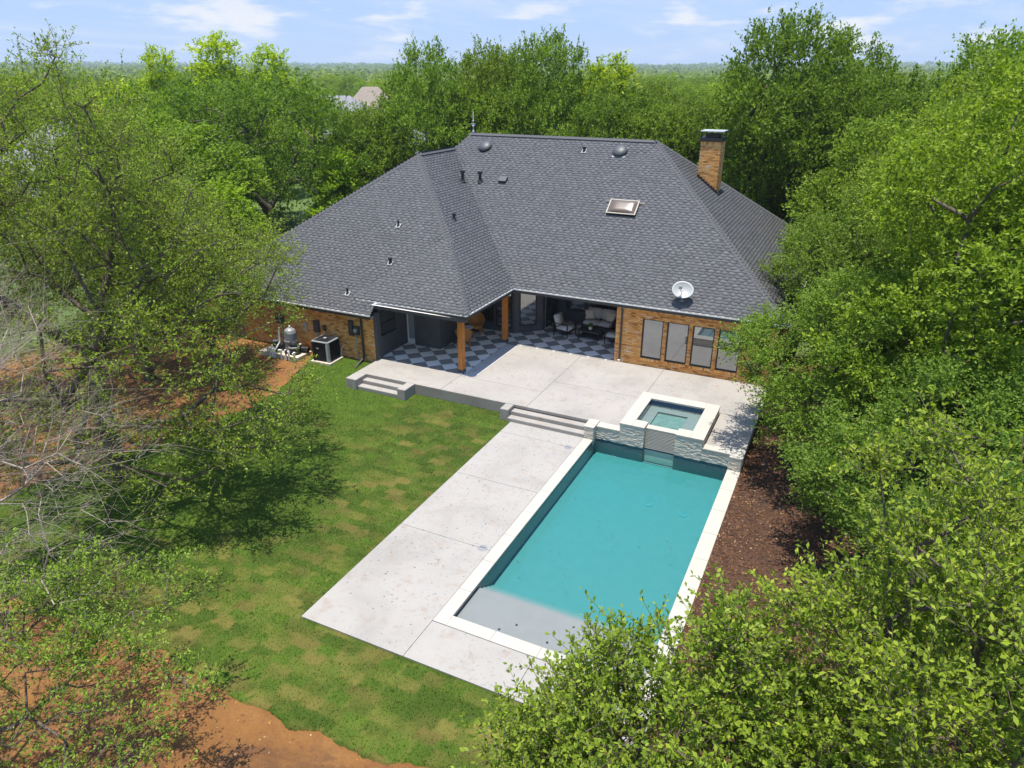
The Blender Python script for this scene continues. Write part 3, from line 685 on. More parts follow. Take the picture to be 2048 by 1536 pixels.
# ------------------------------------------------------------------ house
house = empty('brick_house', (0, 0, 0), label='single storey orange brick house with a wide grey shingle hip roof', cat='house')
PM = 0.75
ZR, YR = 8.22, 34.13
RX0, RX1 = -18.72, -8.97
A_ = Vector((-19.35, 29.93, 7.56))            # front end of the wing ridge
MW = 0.72
wz = lambda y: A_.z-MW*(A_.y-y)
T_ = Vector((-15.40, A_.y-(PM/MW)*(3.95), 0)); T_.z = wz(T_.y)
TIP = Vector((XE, 22.48, ZE))
S_ = Vector((-18.40, 22.86, wz(22.86)))
YW = 22.27                                    # wing eave
ZWE = wz(YW)
WXL = A_.x-(A_.y-YW)*0.985                    # left end of the wing eave
WXR = -17.15
MRX = XRE
main_p = [Vector((XE, YE, ZE)), Vector((MRX, YE, ZE)), Vector((RX1, YR, ZR)), Vector((RX0, YR, ZR)), Vector((-19.33, 33.25, ZE+PM*(33.25-YE)))]
right_p = [Vector((MRX, YE, ZE)), Vector((MRX, 2*YR-YE, ZE)), Vector((RX1, YR, ZR))]
back_p = [Vector((MRX, 2*YR-YE, ZE)), Vector((-26.0, 2*YR-YE, ZE)), Vector((RX0, YR, ZR)), Vector((RX1, YR, ZR))]
wr_p = [TIP, Vector((XE, YE, ZE)), Vector((-19.34, 33.25, 7.56)), A_, T_]
wf_p = [Vector((WXL, YW, ZWE)), Vector((WXR, YW, ZWE)), Vector((WXR, 23.4, wz(23.4))), T_+Vector((0.15, -0.1, -0.1)), A_]
pf_p = [S_, TIP, T_]
wl_p = [Vector((WXL, 2*YR-YE, ZWE)), Vector((WXL, YW, ZWE)), A_, Vector((-19.34, 33.25, 7.56)), Vector((RX0, YR, ZR))]
roof = MB()
for pl, dz in ((main_p, 0.0), (right_p, 0), (back_p, 0), (wr_p, 0.0), (wf_p, 0.0), (wl_p, 0), (pf_p, 0.0)):
    roof.poly([q+Vector((0, 0, dz)) for q in pl])
roof = roof.build('roof', M['shingle_base'], house, fix=False)

def shingles(poly, eave_dir, parent, seed, expo=0.145, lift=0.0, up_hint=None):
    """overlapping shingle courses with laminated tabs on a planar polygon (scanlines along the eave)"""
    rs = np.random.RandomState(seed)
    e = Vector(eave_dir).normalized()
    n = Vector((0, 0, 0)); c = poly
    for i in range(len(c)):
        n += (c[i]-c[0]).cross(c[(i+1) % len(c)]-c[0])
    n.normalize();  n = n if n.z > 0 else -n
    s = n.cross(e).normalized(); s = s if s.z > 0 else -s
    o = c[0]; P = [((q-o).dot(e), (q-o).dot(s)) for q in c]
    smin = min(p[1] for p in P); smax = max(p[1] for p in P)
    def span(t):
        xs = []
        for i in range(len(P)):
            (x0, y0), (x1, y1) = P[i], P[(i+1) % len(P)]
            if (y0-t)*(y1-t) <= 0 and y0 != y1: xs.append(x0+(x1-x0)*(t-y0)/(y1-y0))
        return (min(xs), max(xs)) if len(xs) >= 2 else None
    V = []; F = []; DK = []
    def piece(xa, xb, ta, tb, h0, h1):
        b = len(V)
        for (x, t, h) in ((xa, ta, 0.), (xb, ta, 0.), (xb, ta, h0), (xa, ta, h0), (xb, tb, h1), (xa, tb, h1)):
            q = o+e*x+s*t+n*(h+lift); V.append((q.x, q.y, q.z))
        F.append((b, b+1, b+2, b+3)); F.append((b+3, b+2, b+4, b+5))
    t = smin+0.002
    while t < smax-0.02:
        tb = min(t+expo, smax-0.001)
        a = span(t+0.02); bq = span(max(t+0.02, tb-0.02))
        if a and bq:
            lo_, hi_ = min(a[0], bq[0]), max(a[1], bq[1])
            lo_ = max(lo_, min(a[0], bq[0])); L_ = hi_-lo_
            if L_ > 0.1:
                x = lo_-rs.rand()*0.2
                while x < hi_:
                    wdt = rs.uniform(0.13, 0.24)
                    xa, xb = max(x, lo_), min(x+wdt, hi_)
                    if xb-xa > 0.02:
                        piece(xa, xb, t-0.012, tb+0.03, 0.024, 0.006)
                    gw = rs.uniform(0.08, 0.15)
                    xa, xb = max(x+wdt, lo_), min(x+wdt+gw, hi_)
                    if xb-xa > 0.02: piece(xa, xb, t+0.012, tb+0.03, 0.011, 0.003); DK.extend((len(F)-2, len(F)-1))
                    x += wdt+gw
        t += expo
    ob = npmesh('shingles', np.array(V), np.array(F), M['shingle'], parent); ob['kind'] = 'stuff'
    ob.data.materials.append(M['shingle_dark']); mi = np.zeros(len(F), np.int32); mi[DK] = 1; ob.data.polygons.foreach_set('material_index', mi)
    return ob
shingles(main_p, (1, 0, 0), roof, 1); shingles(right_p, (0, 1, 0), roof, 2); shingles(wr_p, (0, 1, 0), roof, 3)
shingles(wf_p, (1, 0, 0), roof, 4); shingles(pf_p, tuple(TIP-S_), roof, 5, lift=0.03); shingles(wl_p, (0, 1, 0), roof, 6)
# hip and ridge caps, each a bent piece
capm = MB()
capm.add([(-0.16, 0, -0.085), (0, 0, 0.012), (0.16, 0, -0.085), (-0.16, 0.30, -0.100), (0, 0.30, -0.006), (0.16, 0.30, -0.100),
          (-0.16, 0, -0.110), (0, 0, -0.018), (0.16, 0, -0.110)], [(0, 1, 4, 3), (1, 2, 5, 4), (0, 6, 7, 1), (1, 7, 8, 2)])
capme = capm.mesh('hip_cap'); capme.materials.append(M['cap'])
def caps(p, q, step=0.175, flat=0.0):
    d = (q-p); Ln = d.length; d.normalize()
    xx = d.cross(Vector((0, 0, 1))).normalized(); zz = xx.cross(d).normalized()
    zz = zz if zz.z > 0 else -zz; xx = d.cross(zz)
    k = 0
    while k*step < Ln-0.1:
        pos = p+d*(k*step)+Vector((0, 0, 0.05))
        inst('hip_cap', capme, roof, Matrix(((xx.x, d.x, zz.x, pos.x), (xx.y, d.y, zz.y, pos.y), (xx.z, d.z, zz.z, pos.z), (0, 0, 0, 1)))); k += 1
caps(Vector((MRX, YE, ZE)), Vector((RX1, YR, ZR))); caps(Vector((RX1, YR, ZR)), Vector((RX0, YR, ZR)))
caps(TIP, T_); caps(T_, A_); caps(A_, Vector((-19.34, 33.25, 7.56))); caps(S_, T_+Vector((-.05, 0, 0)), 0.2)
caps(Vector((WXL, YW, ZWE)), A_, 0.22); caps(Vector((-19.34, 33.25, 7.56)), Vector((RX0, YR, ZR)))
caps(Vector((MRX, 2*YR-YE, ZE)), Vector((RX1, YR, ZR)), 0.25)
# drip edge, fascia, soffit
def eave(p, q, out, drop=0.13):
    p = Vector(p); q = Vector(q); d = (q-p).normalized(); out = Vector(out)
    def bar(o0, o1, z0, z1, m, nm):
        vs = []
        for z in (z0, z1):
            for (b, o) in ((p, o0), (q, o0), (q, o1), (p, o1)): vs.append(b+out*o+Vector((0, 0, z)))
        MB().add(vs, [(3, 2, 1, 0), (4, 5, 6, 7), (0, 1, 5, 4), (1, 2, 6, 5), (2, 3, 7, 6), (3, 0, 4, 7)]).build(nm, M[m], roof)
    bar(-0.01, 0.035, -0.05, 0.004, 'white', 'drip_edge'); bar(-0.03, 0.0, -0.05-drop, -0.052, 'darktrim', 'fascia')
eave((XE+0.05, YE, ZE), (MRX, YE, ZE), (0, -1, 0)); eave(TIP, (XE, YE, ZE), (1, 0, 0)); eave(S_, TIP, (0, -1, 0)); eave((WXL, YW, ZWE), (WXR, YW, ZWE), (0, -1, 0))
eave((MRX, YE, ZE), (MRX, 2*YR-YE, ZE), (1, 0, 0)); eave((WXL, 2*YR-YE, ZWE), (WXL, YW, ZWE), (-1, 0, 0))
soff = MB()
soff.poly([(-17.2, 22.5, 2.44), (-12.8, 22.5, 2.44), (-12.8, 26.68, 2.44), (-8.1, 26.68, 2.44), (-8.1, 31.3, 2.44), (-17.2, 31.3, 2.44)])
soff.poly([(-8.1, 26.68, 2.45), (MRX, 26.68, 2.45), (MRX, 26.95, 2.45), (-8.1, 26.95, 2.45)])
soff.poly([(WXL, YW, ZWE-0.15), (WXR, YW, ZWE-0.15), (WXR, YBR+0.1, ZWE-0.15), (WXL, YBR+0.1, ZWE-0.15)])
soff.build('soffit', M['soffit'], house, fix=False)
MB().box(-13.45, -12.83, 22.56, 22.72, 2.28, 2.45).box(-17.1, -13.452, 22.56, 22.70, 2.28, 2.449).box(-13.4, -13.18, 22.73, 26.75, 2.28, 2.448).build('porch_beam', M['charcoal'], house)

# --- brick walls
bme = MB().box(-0.095, 0.095, -0.012, 0.05, -0.0285, 0.0285); bme_m = bme.mesh('brick')
bb_ = bmesh.new(); bb_.from_mesh(bme_m); bmesh.ops.recalc_face_normals(bb_, faces=bb_.faces); bb_.to_mesh(bme_m); bb_.free(); bme_m.materials.append(M['brick_o'])
NBRICK = [0]
def brick_face(parent, o, ex, W, z0, z1, holes=(), single=0, soldier=True, nrm=None):
    """running bond on a vertical face starting at o, along ex; holes = (x0,x1,z0,z1)"""
    ex = Vector(ex); o = Vector(o); nn = Vector((ex.y, -ex.x, 0)); m = MB(); rows = int((z1-z0)/0.0675); items = []
    for k in range(rows):
        z = z0+0.0675*(k+0.5); off = 0.1 if k % 2 else 0.0
        if soldier and k == rows-1: continue
        segs = [(0.0, W)]
        for (hx0, hx1, hz0, hz1) in holes:
            if hz0-0.02 < z < hz1+0.02:
                ns = []
                for (a, b) in segs:
                    if hx1 <= a or hx0 >= b: ns.append((a, b)); continue
                    if hx0 > a: ns.append((a, hx0))
                    if hx1 < b: ns.append((hx1, b))
                segs = ns
        for (a, b) in segs:
            x = math.floor(a/0.2)*0.2-off
            while x < b:
                xa, xb = max(x+0.005, a+0.002), min(x+0.195, b-0.002)
                if xb-xa > 0.025: items.append((xa, xb, z-0.0285, z+0.0285))
                x += 0.2
    if soldier:
        x = 0.0
        while x < W-0.03: items.append((x+0.004, min(x+0.0635, W), z1-0.13, z1-0.003)); x += 0.0675
    for (hx0, hx1, hz0, hz1) in holes:       # rowlock sills
        x = hx0
        while x < hx1-0.03: items.append((x+0.003, min(x+0.0645, hx1), hz0-0.105, hz0-0.003, 0.035)); x += 0.0675
    rnd = random.Random(int(W*1000)); singles = 0
    for it in items:
        xa, xb, za, zb = it[:4]; pr = (it[4] if len(it) > 4 else 0.012)+rnd.uniform(-0.002, 0.003)
        full = len(it) == 4 and abs((xb-xa)-0.19) < 0.003 and abs((zb-za)-0.057) < 0.002
        if full and singles < single:
            c = o+ex*((xa+xb)/2)+Vector((0, 0, (za+zb)/2)); singles += 1
            inst('brick', bme_m, parent, Matrix(((ex.x, -nn.x, 0, c.x), (ex.y, -nn.y, 0, c.y), (0, 0, 1, c.z), (0, 0, 0, 1))))
        else:
            vs = []
            for z in (za, zb):
                for (x, d) in ((xa, pr), (xb, pr), (xb, -0.03), (xa, -0.03)): vs.append(o+ex*x+nn*d+Vector((0, 0, z)))
            m.add(vs, [(4, 5, 6, 7), (0, 1, 5, 4), (1, 2, 6, 5), (3, 0, 4, 7), (0, 3, 2, 1)])
    ob = m.build('brick_courses', M['brick'], parent, fix=False); ob['kind'] = 'stuff'
    return ob
WINS = [(-7.05, -6.20), (-6.04, -5.18), (-5.02, -4.17), (-4.01, -3.16)]
wr_ = MB()
segs = [-8.16]+[q for wn in WINS for q in wn]+[-1.9]
for i in range(0, len(segs), 2): wr_.box(segs[i], segs[i+1], YRB, YRB+0.2, -0.5, 2.45)
for a, b in WINS: wr_.box(a, b, YRB+0.001, YRB+0.199, -0.5, 0.34).box(a, b, YRB+0.001, YRB+0.199, 2.03, 2.45)
wr_.box(-2.1, -1.9, YRB+0.201, 41, -0.5, 2.45).box(-8.16, -7.96, YRB+0.201, 31.2, -0.5, 2.45)
wall_r = wr_.build('brick_wall', M['mortar'], house)
wall_r['label'] = 'orange brick wall with four tall windows'
brick_face(wall_r, (-8.16, YRB, 0), (1, 0, 0), 6.26, 0.0, 2.44, [(a+8.16, b+8.16, 0.34, 2.03) for a, b in WINS], 290)
brick_face(wall_r, (-8.16, 27.3, 0), (0, -1, 0), 0.4, 0.0, 2.44, (), 0, False)
brick_face(wall_r, (-1.9, YRB, 0), (0, 1, 0), 6.0, -0.4, 2.44, (), 0, False)
wall_l = MB().box(-26.4, -17.24, YBR, YBR+0.25, -0.6, ZWE-0.1).box(-26.4, -26.15, YBR+0.251, 41, -0.6, ZWE-0.1).build('brick_wall', M['mortar'], house)
wall_l['label'] = 'orange brick wall behind the air conditioner'
brick_face(wall_l, (-24.6, YBR, 0), (1, 0, 0), 7.36, -0.44, 1.95, (), 0, False)
def window(parent, o, ex, x0, x1, z0, z1, fr=0.05, glass='glass', mull=(), name='window', depth=0.05, sash=()):
    """framed window lying in a vertical face; returns the frame with its pane(s) as children"""
    ex = Vector(ex); nn = Vector((ex.y, -ex.x, 0)); o = Vector(o)
    mtx = Matrix(((ex.x, -nn.x, 0, o.x), (ex.y, -nn.y, 0, o.y), (0, 0, 1, o.z), (0, 0, 0, 1)))
    f = MB(); f.box(x0, x0+fr, -depth*0.4, depth, z0, z1, mtx).box(x1-fr, x1, -depth*0.4, depth, z0, z1, mtx).box(x0+fr, x1-fr, -depth*0.4, depth, z0, z0+fr, mtx).box(x0+fr, x1-fr, -depth*0.4, depth, z1-fr, z1, mtx)
    for zs in sash: f.box(x0+fr, x1-fr, -depth*0.2, depth, zs-0.02, zs+0.02, mtx)
    fo = f.build(name, M['black'], parent)
    zz = [z0+fr]+[q for zs in sash for q in (zs-0.02, zs+0.02)]+[z1-fr]
    for i in range(0, len(zz), 2):
        MB().box(x0+fr, x1-fr, 0.012, 0.024, zz[i], zz[i+1], mtx).build('pane', M[glass], fo)
    return fo
for a, b in WINS: window(house, (0, YRB+0.05, 0), (1, 0, 0), a, b, 0.34, 2.03, 0.045)

# --- porch walls
pw = MB()
pw.box(-17.40, -17.20, YBR+0.251, 24.90, -0.4, 2.43)
pw.box(-17.20, -16.73, 25.0, 25.15, -0.02, 2.43)
pw.box(-16.72, -15.42, 24.82, 28.1, -0.02, 2.43)
pw.box(-15.419, -13.42, 28.12, 28.3, -0.02, 2.43)
pw.box(-12.62, -12.42, 29.22, 31.1, -0.02, 2.43)
pw.box(-12.419, -8.16, 31.0, 31.2, -0.02, 2.43)
c45 = math.sqrt(0.5); mb45 = Matrix(((c45, -c45, 0, -13.42), (c45, c45, 0, 28.12), (0, 0, 1, 0), (0, 0, 0, 1)))
pw.box(0.0, 1.42, 0.0, 0.2, -0.02, 2.43, mb45)
pw.box(-17.25, -17.10, YBR-0.02, YBR+0.24, -0.05, 2.06)
pw = pw.build('porch_wall', M['charcoal'], house); pw['label'] = 'charcoal painted walls of the covered porch'
# horizontal siding laps on the closet front and side
lap = MB()
for k in range(16): lap.box(-16.72, -15.415, 24.808, 24.819, 0.02+0.15*k, 0.155+0.15*k).box(-15.419, -15.406, 24.82, 28.1, 0.02+0.15*k, 0.155+0.15*k)
lap.build('siding', M['charcoal'], house, fix=True)
window(house, (-17.185, 22.88, 0), (0, 1, 0), 0.04, 1.18, 0.90, 2.0, 0.05, 'glass_dark', sash=(1.45,))
d = MB().box(-17.19, -17.12, 24.93, 24.99, 0.0, 2.08).box(-16.80, -16.735, 24.93, 24.99, 0.0, 2.08).box(-17.12, -16.80, 24.931, 24.989, 1.98, 2.08).box(-17.12, -16.80, 24.931, 24.989, 0.0, 0.22).build('door', M['white'], house)
d['label'] = 'narrow white porch door with frosted glass'
MB().box(-17.12, -16.80, 24.95, 24.96, 0.22, 1.98).build('pane', M['frost'], d)
MB().cyl((-16.79, 24.90, 1.0), (-16.79, 24.93, 1.0), 0.025, n=10).build('handle', M['greymetal'], d)
window(house, (-15.4, 28.105, 0), (1, 0, 0), 0.10, 0.92, 0.42, 2.02, 0.05, 'glass_dark'); window(house, (-15.4, 28.105, 0), (1, 0, 0), 1.05, 1.88, 0.22, 2.10, 0.05, 'glass_dark')
window(house, (-13.42+0.012, 28.12-0.012, 0), (c45, c45, 0), 0.26, 1.10, 0.32, 2.18, 0.045, 'glass')
window(house, (-12.40, 29.3, 0), (0, 1, 0), 0.15, 1.1, 0.05, 2.12, 0.06, 'glass_dark', name='glass_door')
MB().box(-12.405, -12.39, 29.37, 29.43, 0.03, 2.2).build('door_trim', M['greymetal'], house)
window(house, (0, 30.985, 0), (1, 0, 0), -11.95, -10.95, 0.55, 2.0, 0.05, 'glass_dark'); window(house, (0, 30.985, 0), (1, 0, 0), -10.45, -8.9, 0.85, 1.95, 0.05, 'glass_dark')
# curtains / blinds seen in the glass
# --- porch posts
for (x, y) in ((-13.31, 23.0), (-13.30, 26.92)):
    p_ = MB().box(x-0.11, x+0.11, y-0.11, y+0.11, 0.12, 2.29).build('porch_post', M['cedar'], house, bevel=0.012)
    MB().box(x-0.125, x+0.125, y-0.125, y+0.125, 0.0, 0.13).build('post_base', M['charcoal'], p_, bevel=0.01)
    for s in (-1, 1): MB().cyl((x+s*0.05, y-0.112, 0.35), (x+s*0.05, y-0.118, 0.35), 0.012, n=8).build('bolt', M['black'], p_)
# --- downspouts
def downspout(pts, w_=0.045):
    m = MB()
    for a, b in zip(pts, pts[1:]): m.cyl(a, b, w_, w_, 4)
    return m.build('downspout', M['darktrim'], house)
downspout([(-7.9, 26.72, 2.5), (-7.93, 26.86, 2.3), (-7.93, 26.86, 0.1)])
MB().cyl((-7.93, 26.86, 0.0), (-7.93, 26.84, 0.11), 0.06, 0.055, 10).build('downspout_boot', M['pvc'], house)
downspout([(-17.85, 22.35, 1.95), (-17.85, 22.56, 1.75), (-17.85, 22.56, 0.0), (-17.72, 21.75, -0.18)], 0.055)
downspout([(-17.55, 22.62, 2.30), (-17.55, 22.55, 2.02)], 0.05)
# --- meters and boxes on the left brick wall
def wallbox(name, x0, x1, z0, z1, d=0.12, m='darktrim', lab=None):
    o = MB().box(x0, x1, YBR-0.014-d, YBR-0.014, z0, z1).build(name, M[m], house, bevel=0.008)
    if lab: o['label'] = lab
    return o
wallbox('breaker_box', -18.50, -18.28, 0.92, 1.58); mt = wallbox('electric_meter', -18.24, -17.98, 0.98, 1.36)
MB().cyl((-18.11, YBR-0.134, 1.2), (-18.11, YBR-0.21, 1.2), 0.08, n=18).build('meter_dial', M['lead'], mt)
wallbox('breaker_box', -20.40, -20.12, 0.78, 1.30); wallbox('disconnect_box', -19.93, -19.76, 0.90, 1.14, 0.08); wallbox('junction_box', -20.95, -20.82, 0.85, 1.12, 0.06, 'greymetal')
wallbox('control_panel', -22.5, -22.1, 0.88, 1.32, 0.13)
m = MB()
for (x, z0, z1) in ((-20.3, -0.1, 0.8), (-20.2, -0.1, 0.8), (-19.85, -0.2, 0.9), (-18.18, -0.3, 1.0), (-22.3, -0.2, 0.9)): m.cyl((x, YBR-0.06, z0), (x, YBR-0.06, z1), 0.02, n=8)
m.build('conduit', M['greymetal'], house)
MB().path([(-18.93, YBR-0.03, 0.35), (-19.0, YBR-0.08, 0.22), (-19.02, YBR-0.15, -0.1), (-18.98, YBR-0.22, -0.22)], 0.022).build('drain_pipe', M['pvc'], house)
# --- chimney
ch = MB().box(-6.97, -6.07, 34.30, 35.32, 5.0, 8.30).build('chimney', M['mortar'], house)
brick_face(ch, (-6.97, 34.30, 0), (1, 0, 0), 0.90, 5.2, 8.28, (), 0, True); brick_face(ch, (-6.07, 34.30, 0), (0, 1, 0), 1.02, 5.2, 8.28, (), 0, True)
brick_face(ch, (-6.97, 35.32, 0), (0, -1, 0), 1.02, 5.2, 8.28, (), 0, True); brick_face(ch, (-6.07, 35.32, 0), (-1, 0, 0), 0.90, 5.2, 8.28, (), 0, True)
MB().box(-7.02, -6.02, 34.25, 35.37, 8.302, 8.45).build('crown', M['black'], ch)
cg = MB()
for x in (-6.98, -6.06):
    for y in (34.29, 35.33): cg.box(x-0.02, x+0.02, y-0.02, y+0.02, 8.45, 8.70)
cg.box(-6.8, -6.25, 34.5, 35.1, 8.45, 8.60)
cg.build('cap_cage', M['black'], ch)
MB().box(-7.04, -6.0, 34.23, 35.39, 8.701, 8.74).build('cap_lid', M['greymetal'], ch)
fl = MB()
for k in range(8):
    x = -7.0+k*0.122; z = ZE+PM*(XRE-x); fl.box(x, x+0.13, 34.24, 34.286, z-0.1, z+0.10)
fl.box(-6.05, -5.9, 34.25, 35.36, ZE+PM*(XRE+5.95)-0.04, ZE+PM*(XRE+5.95)+0.08)
fl.build('flashing', M['black'], ch)
# --- things on the roof planes
def zmain(y): return ZE+PM*(y-YE)
def on_main(x, y, h=0.02): return Vector((x, y, zmain(y)+h))
tiltM = Matrix.Rotation(math.atan(PM), 4, 'X'); tiltW = Matrix.Rotation(math.atan(MW), 4, 'X'); tiltR = Matrix.Rotation(math.atan(PM), 4, 'Y')
def roofpart(name, mb, m, pos, tilt=None, smooth=False, parent=roof):
    o = mb.build(name, M[m], parent, smooth=smooth); o.matrix_local = Matrix.Translation(pos) @ (tilt if tilt else Matrix()); return o
for (x, y) in ((-17.58, 33.35), (-10.50, 33.45)):
    v = roofpart('turbine_vent', MB().lathe([(0.34, 0.0), (0.36, 0.05), (0.34, 0.09), (0.26, 0.15), (0.14, 0.185), (0.02, 0.195)], 26), 'vent', on_main(x, y, 0.06), tiltM, True)
    fo = MB().box(-0.30, 0.30, -0.36, 0.30, -0.05, -0.03).build('flange', M['lead' if x > -12 else 'vent'], v)
def pipe(x, y, z, tilt, h, r=0.05, cap=True, flange='lead'):
    o = roofpart('vent_pipe', MB().cyl((0, 0, -0.05), (0, 0, h), r, n=12), 'black', Vector((x, y, z)))
    MB().cyl((0, 0, -0.02), (0, 0, 0.10), r*1.9, r*1.05, 12).build('boot', M['black'], o)
    f_ = MB().box(-0.11, 0.11, -0.13, 0.11, -0.005, 0.006).build('flange', M[flange], o); f_.matrix_local = Matrix.Translation((0, 0, 0.03)) @ tilt
    if cap: MB().cyl((0, 0, h), (0, 0, h+0.10), r*1.7, r*1.7, 12).build('cap', M['black'], o)
wr_z = lambda x: ZE+PM*(XE-x)
pipe(-17.6, 31.0, wr_z(-17.6)+0.02, Matrix.Rotation(math.atan(PM), 4, 'Y'), 0.42, 0.07, True, 'vent')
pipe(-16.88, 31.45, zmain(31.45)+0.02, tiltM, 0.40, 0.075); pipe(-12.27, 33.39, zmain(33.39)+0.02, tiltM, 0.12, 0.05)
pipe(-18.2, 26.2, wz(26.2)+0.02, tiltW, 0.24, 0.045, False); pipe(-17.55, 24.5, wz(24.5)+0.02, tiltW, 0.14, 0.05); pipe(-18.75, 22.98, wz(22.98)+0.02, tiltW, 0.24, 0.045, False)
pipe(-16.1, 27.5, wr_z(-16.1)+0.02, tiltR, 0.16, 0.05, True, 'vent')
roofpart('box_vent', MB().box(-0.2, 0.2, -0.16, 0.16, 0.0, 0.14), 'vent', on_main(-15.69, 31.61), tiltM)
skl = roofpart('skylight', MB().box(-0.66, 0.66, -0.41, -0.34, 0, 0.11).box(-0.66, 0.66, 0.34, 0.41, 0, 0.11).box(-0.66, -0.58, -0.339, 0.339, 0, 0.11).box(0.58, 0.66, -0.339, 0.339, 0, 0.11), 'black', on_main(-9.33, 30.66), tiltM)
MB().box(-0.67, 0.67, -0.42, -0.37, 0.111, 0.135).box(-0.67, 0.67, 0.37, 0.42, 0.111, 0.135).box(-0.67, -0.61, -0.369, 0.369, 0.111, 0.135).box(0.61, 0.67, -0.369, 0.369, 0.111, 0.135).build('frame', M['skyframe'], skl)
dm = MB(); gn = 14
vs = []; fs = []
for i in range(gn+1):
    for j in range(gn+1):
        u = i/gn*2-1; v = j/gn*2-1; h = 0.12*((1-u**4)*(1-v**4))**0.6; vs.append((u*0.61, v*0.37, 0.115+h))
for i in range(gn):
    for j in range(gn): a = i*(gn+1)+j; fs.append((a, a+gn+1, a+gn+2, a+1))
dm.add(vs, fs).build('dome', M['bronze_dome'], skl, smooth=True)
MB().box(-0.9, -0.661, 0.32, 0.46, 0.0, 0.03).box(0.661, 0.9, 0.32, 0.46, 0.0, 0.03).build('flashing', M['black'], skl)
fin = roofpart('finial', MB().lathe([(0.06, 0), (0.05, 0.12), (0.025, 0.16), (0.02, 0.3), (0.06, 0.34), (0.06, 0.38), (0.02, 0.42), (0.015, 0.55), (0.04, 0.58), (0.04, 0.61), (0.012, 0.65), (0.004, 1.05)], 12), 'finial', Vector((RX0+0.05, YR, ZR+0.03)), None, True)
MB().box(-0.14, 0.14, -0.008, 0.008, 0.44, 0.47).box(-0.008, 0.008, -0.14, 0.14, 0.44, 0.47).build('cross_arm', M['finial'], fin)
# --- satellite dish
dish = empty('satellite_dish', on_main(-5.6, 27.02, 0.03), label='round grey satellite dish on the front edge of the roof', cat='satellite dish')
n_ = 30; vs = []; fs = []
rings = 7
for k in range(rings+1):
    r = 0.40*k/rings
    for i in range(n_):
        t = 2*math.pi*i/n_; vs.append((r*math.cos(t)*1.05, r*math.sin(t)*0.92, 0.10*(k/rings)**2))
for k in range(rings):
    for i in range(n_): fs.append((k*n_+i, k*n_+(i+1) % n_, (k+1)*n_+(i+1) % n_, (k+1)*n_+i))
d0 = MB().add(vs, fs).build('reflector', M['dish'], dish, smooth=True, fix=False)
sm_ = d0.modifiers.new('thick', 'SOLIDIFY'); sm_.thickness = 0.012
d0.matrix_local = Matrix.Translation((0, -0.02, 0.42)) @ Matrix.Rotation(R_(48), 4, 'X') @ Matrix.Rotation(R_(8), 4, 'Y')
MB().cyl((0, 0.02, 0), (0, 0.02, 0.42), 0.022, n=10).build('mast', M['lead'], dish)
MB().box(-0.09, 0.09, -0.06, 0.10, -0.01, 0.015).build('foot', M['lead'], dish)
MB().cyl((0, -0.02, 0.20), (-0.03, -0.36, 0.60), 0.016, n=8).build('arm', M['pillow'], dish)
MB().box(-0.09, 0.03, -0.41, -0.31, 0.58, 0.70).build('receiver', M['dish'], dish, bevel=0.01)

# ------------------------------------------------------------------ air conditioner and pool equipment
ac = empty('air_conditioner', (-19.38, 22.0, -0.14), R_(3), label='square black air conditioning unit with light grey corner posts, by the brick wall', cat='air conditioner')
MB().box(-0.5, 0.52, -0.5, 0.48, -0.25, 0.03).build('pad', M['pad'], ac, bevel=0.01)
MB().box(-0.37, 0.37, -0.37, 0.37, 0.03, 0.86).build('core', M['black'], ac, bevel=0.02)
for (x, y) in ((-0.35, -0.35), (0.35, -0.35), (0.35, 0.35), (-0.35, 0.35)):
    MB().box(x-0.07, x+0.07, y-0.07, y+0.07, 0.04, 0.87).build('corner_post', M['greymetal' if (x > 0 and y < 0) else 'black'], ac, bevel=0.025)
lv = MB()
for k in range(24):
    z = 0.08+k*0.032; lv.box(-0.27, 0.27, -0.392, -0.371, z, z+0.014).box(0.371, 0.392, -0.27, 0.27, z, z+0.014)
lv.build('louvre_grille', M['black'], ac)
MB().box(-0.42, 0.42, -0.42, 0.42, 0.871, 0.93).build('top_rim', M['greymetal'], ac, bevel=0.02)
MB().box(-0.36, 0.36, -0.36, 0.36, 0.931, 0.945).build('fan_plate', M['black'], ac, bevel=0.005)
fg = MB()
for r in (0.1, 0.16, 0.22, 0.28, 0.34):
    for i in range(24):
        t0 = 2*math.pi*i/24; t1 = 2*math.pi*(i+1)/24; fg.cyl((r*math.cos(t0), r*math.sin(t0), 0.955), (r*math.cos(t1), r*math.sin(t1), 0.955), 0.005, n=4, cap=False)
fg.build('fan_guard', M['black'], ac); MB().cyl((0, 0, 0.95), (0, 0, 0.975), 0.07, n=16).build('fan_hub', M['greymetal'], ac)
MB().box(-0.2, -0.08, -0.40, -0.393, 0.58, 0.63).build('badge', M['lead'], ac)
MB().path([(-0.2, 0.40, 0.25), (-0.3, 0.47, 0.4), (-0.35, 0.49, 0.75)], 0.02).build('line_set', M['pvc'], ac)
pad = tag(MB().box(-22.65, -20.5, 21.40, 22.35, -0.5, -0.08).build('equipment_pad', M['pad'], bevel=0.01), 'low tan concrete pad carrying the pool pumps and filter', 'pad')
ft = empty('filter_tank', (-21.30, 22.0, -0.08), label='tall grey cylindrical pool filter tank beside the brick wall', cat='filter')
MB().lathe([(0.24, 0), (0.27, 0.03), (0.27, 0.45), (0.29, 0.46), (0.29, 0.52), (0.27, 0.53), (0.265, 0.85), (0.22, 0.98), (0.12, 1.05), (0.03, 1.07)], 26).build('tank', M['greytank'], ft, smooth=False)
MB().cyl((0, 0, 1.07), (0, 0, 1.16), 0.03, n=10).cyl((0, 0, 1.12), (0.06, 0, 1.12), 0.03, n=10).build('gauge', M['white'], ft)
ft2 = empty('chlorinator_tank', (-20.92, 21.75, -0.08), label='short black pool tank in front of the tall grey filter', cat='filter')
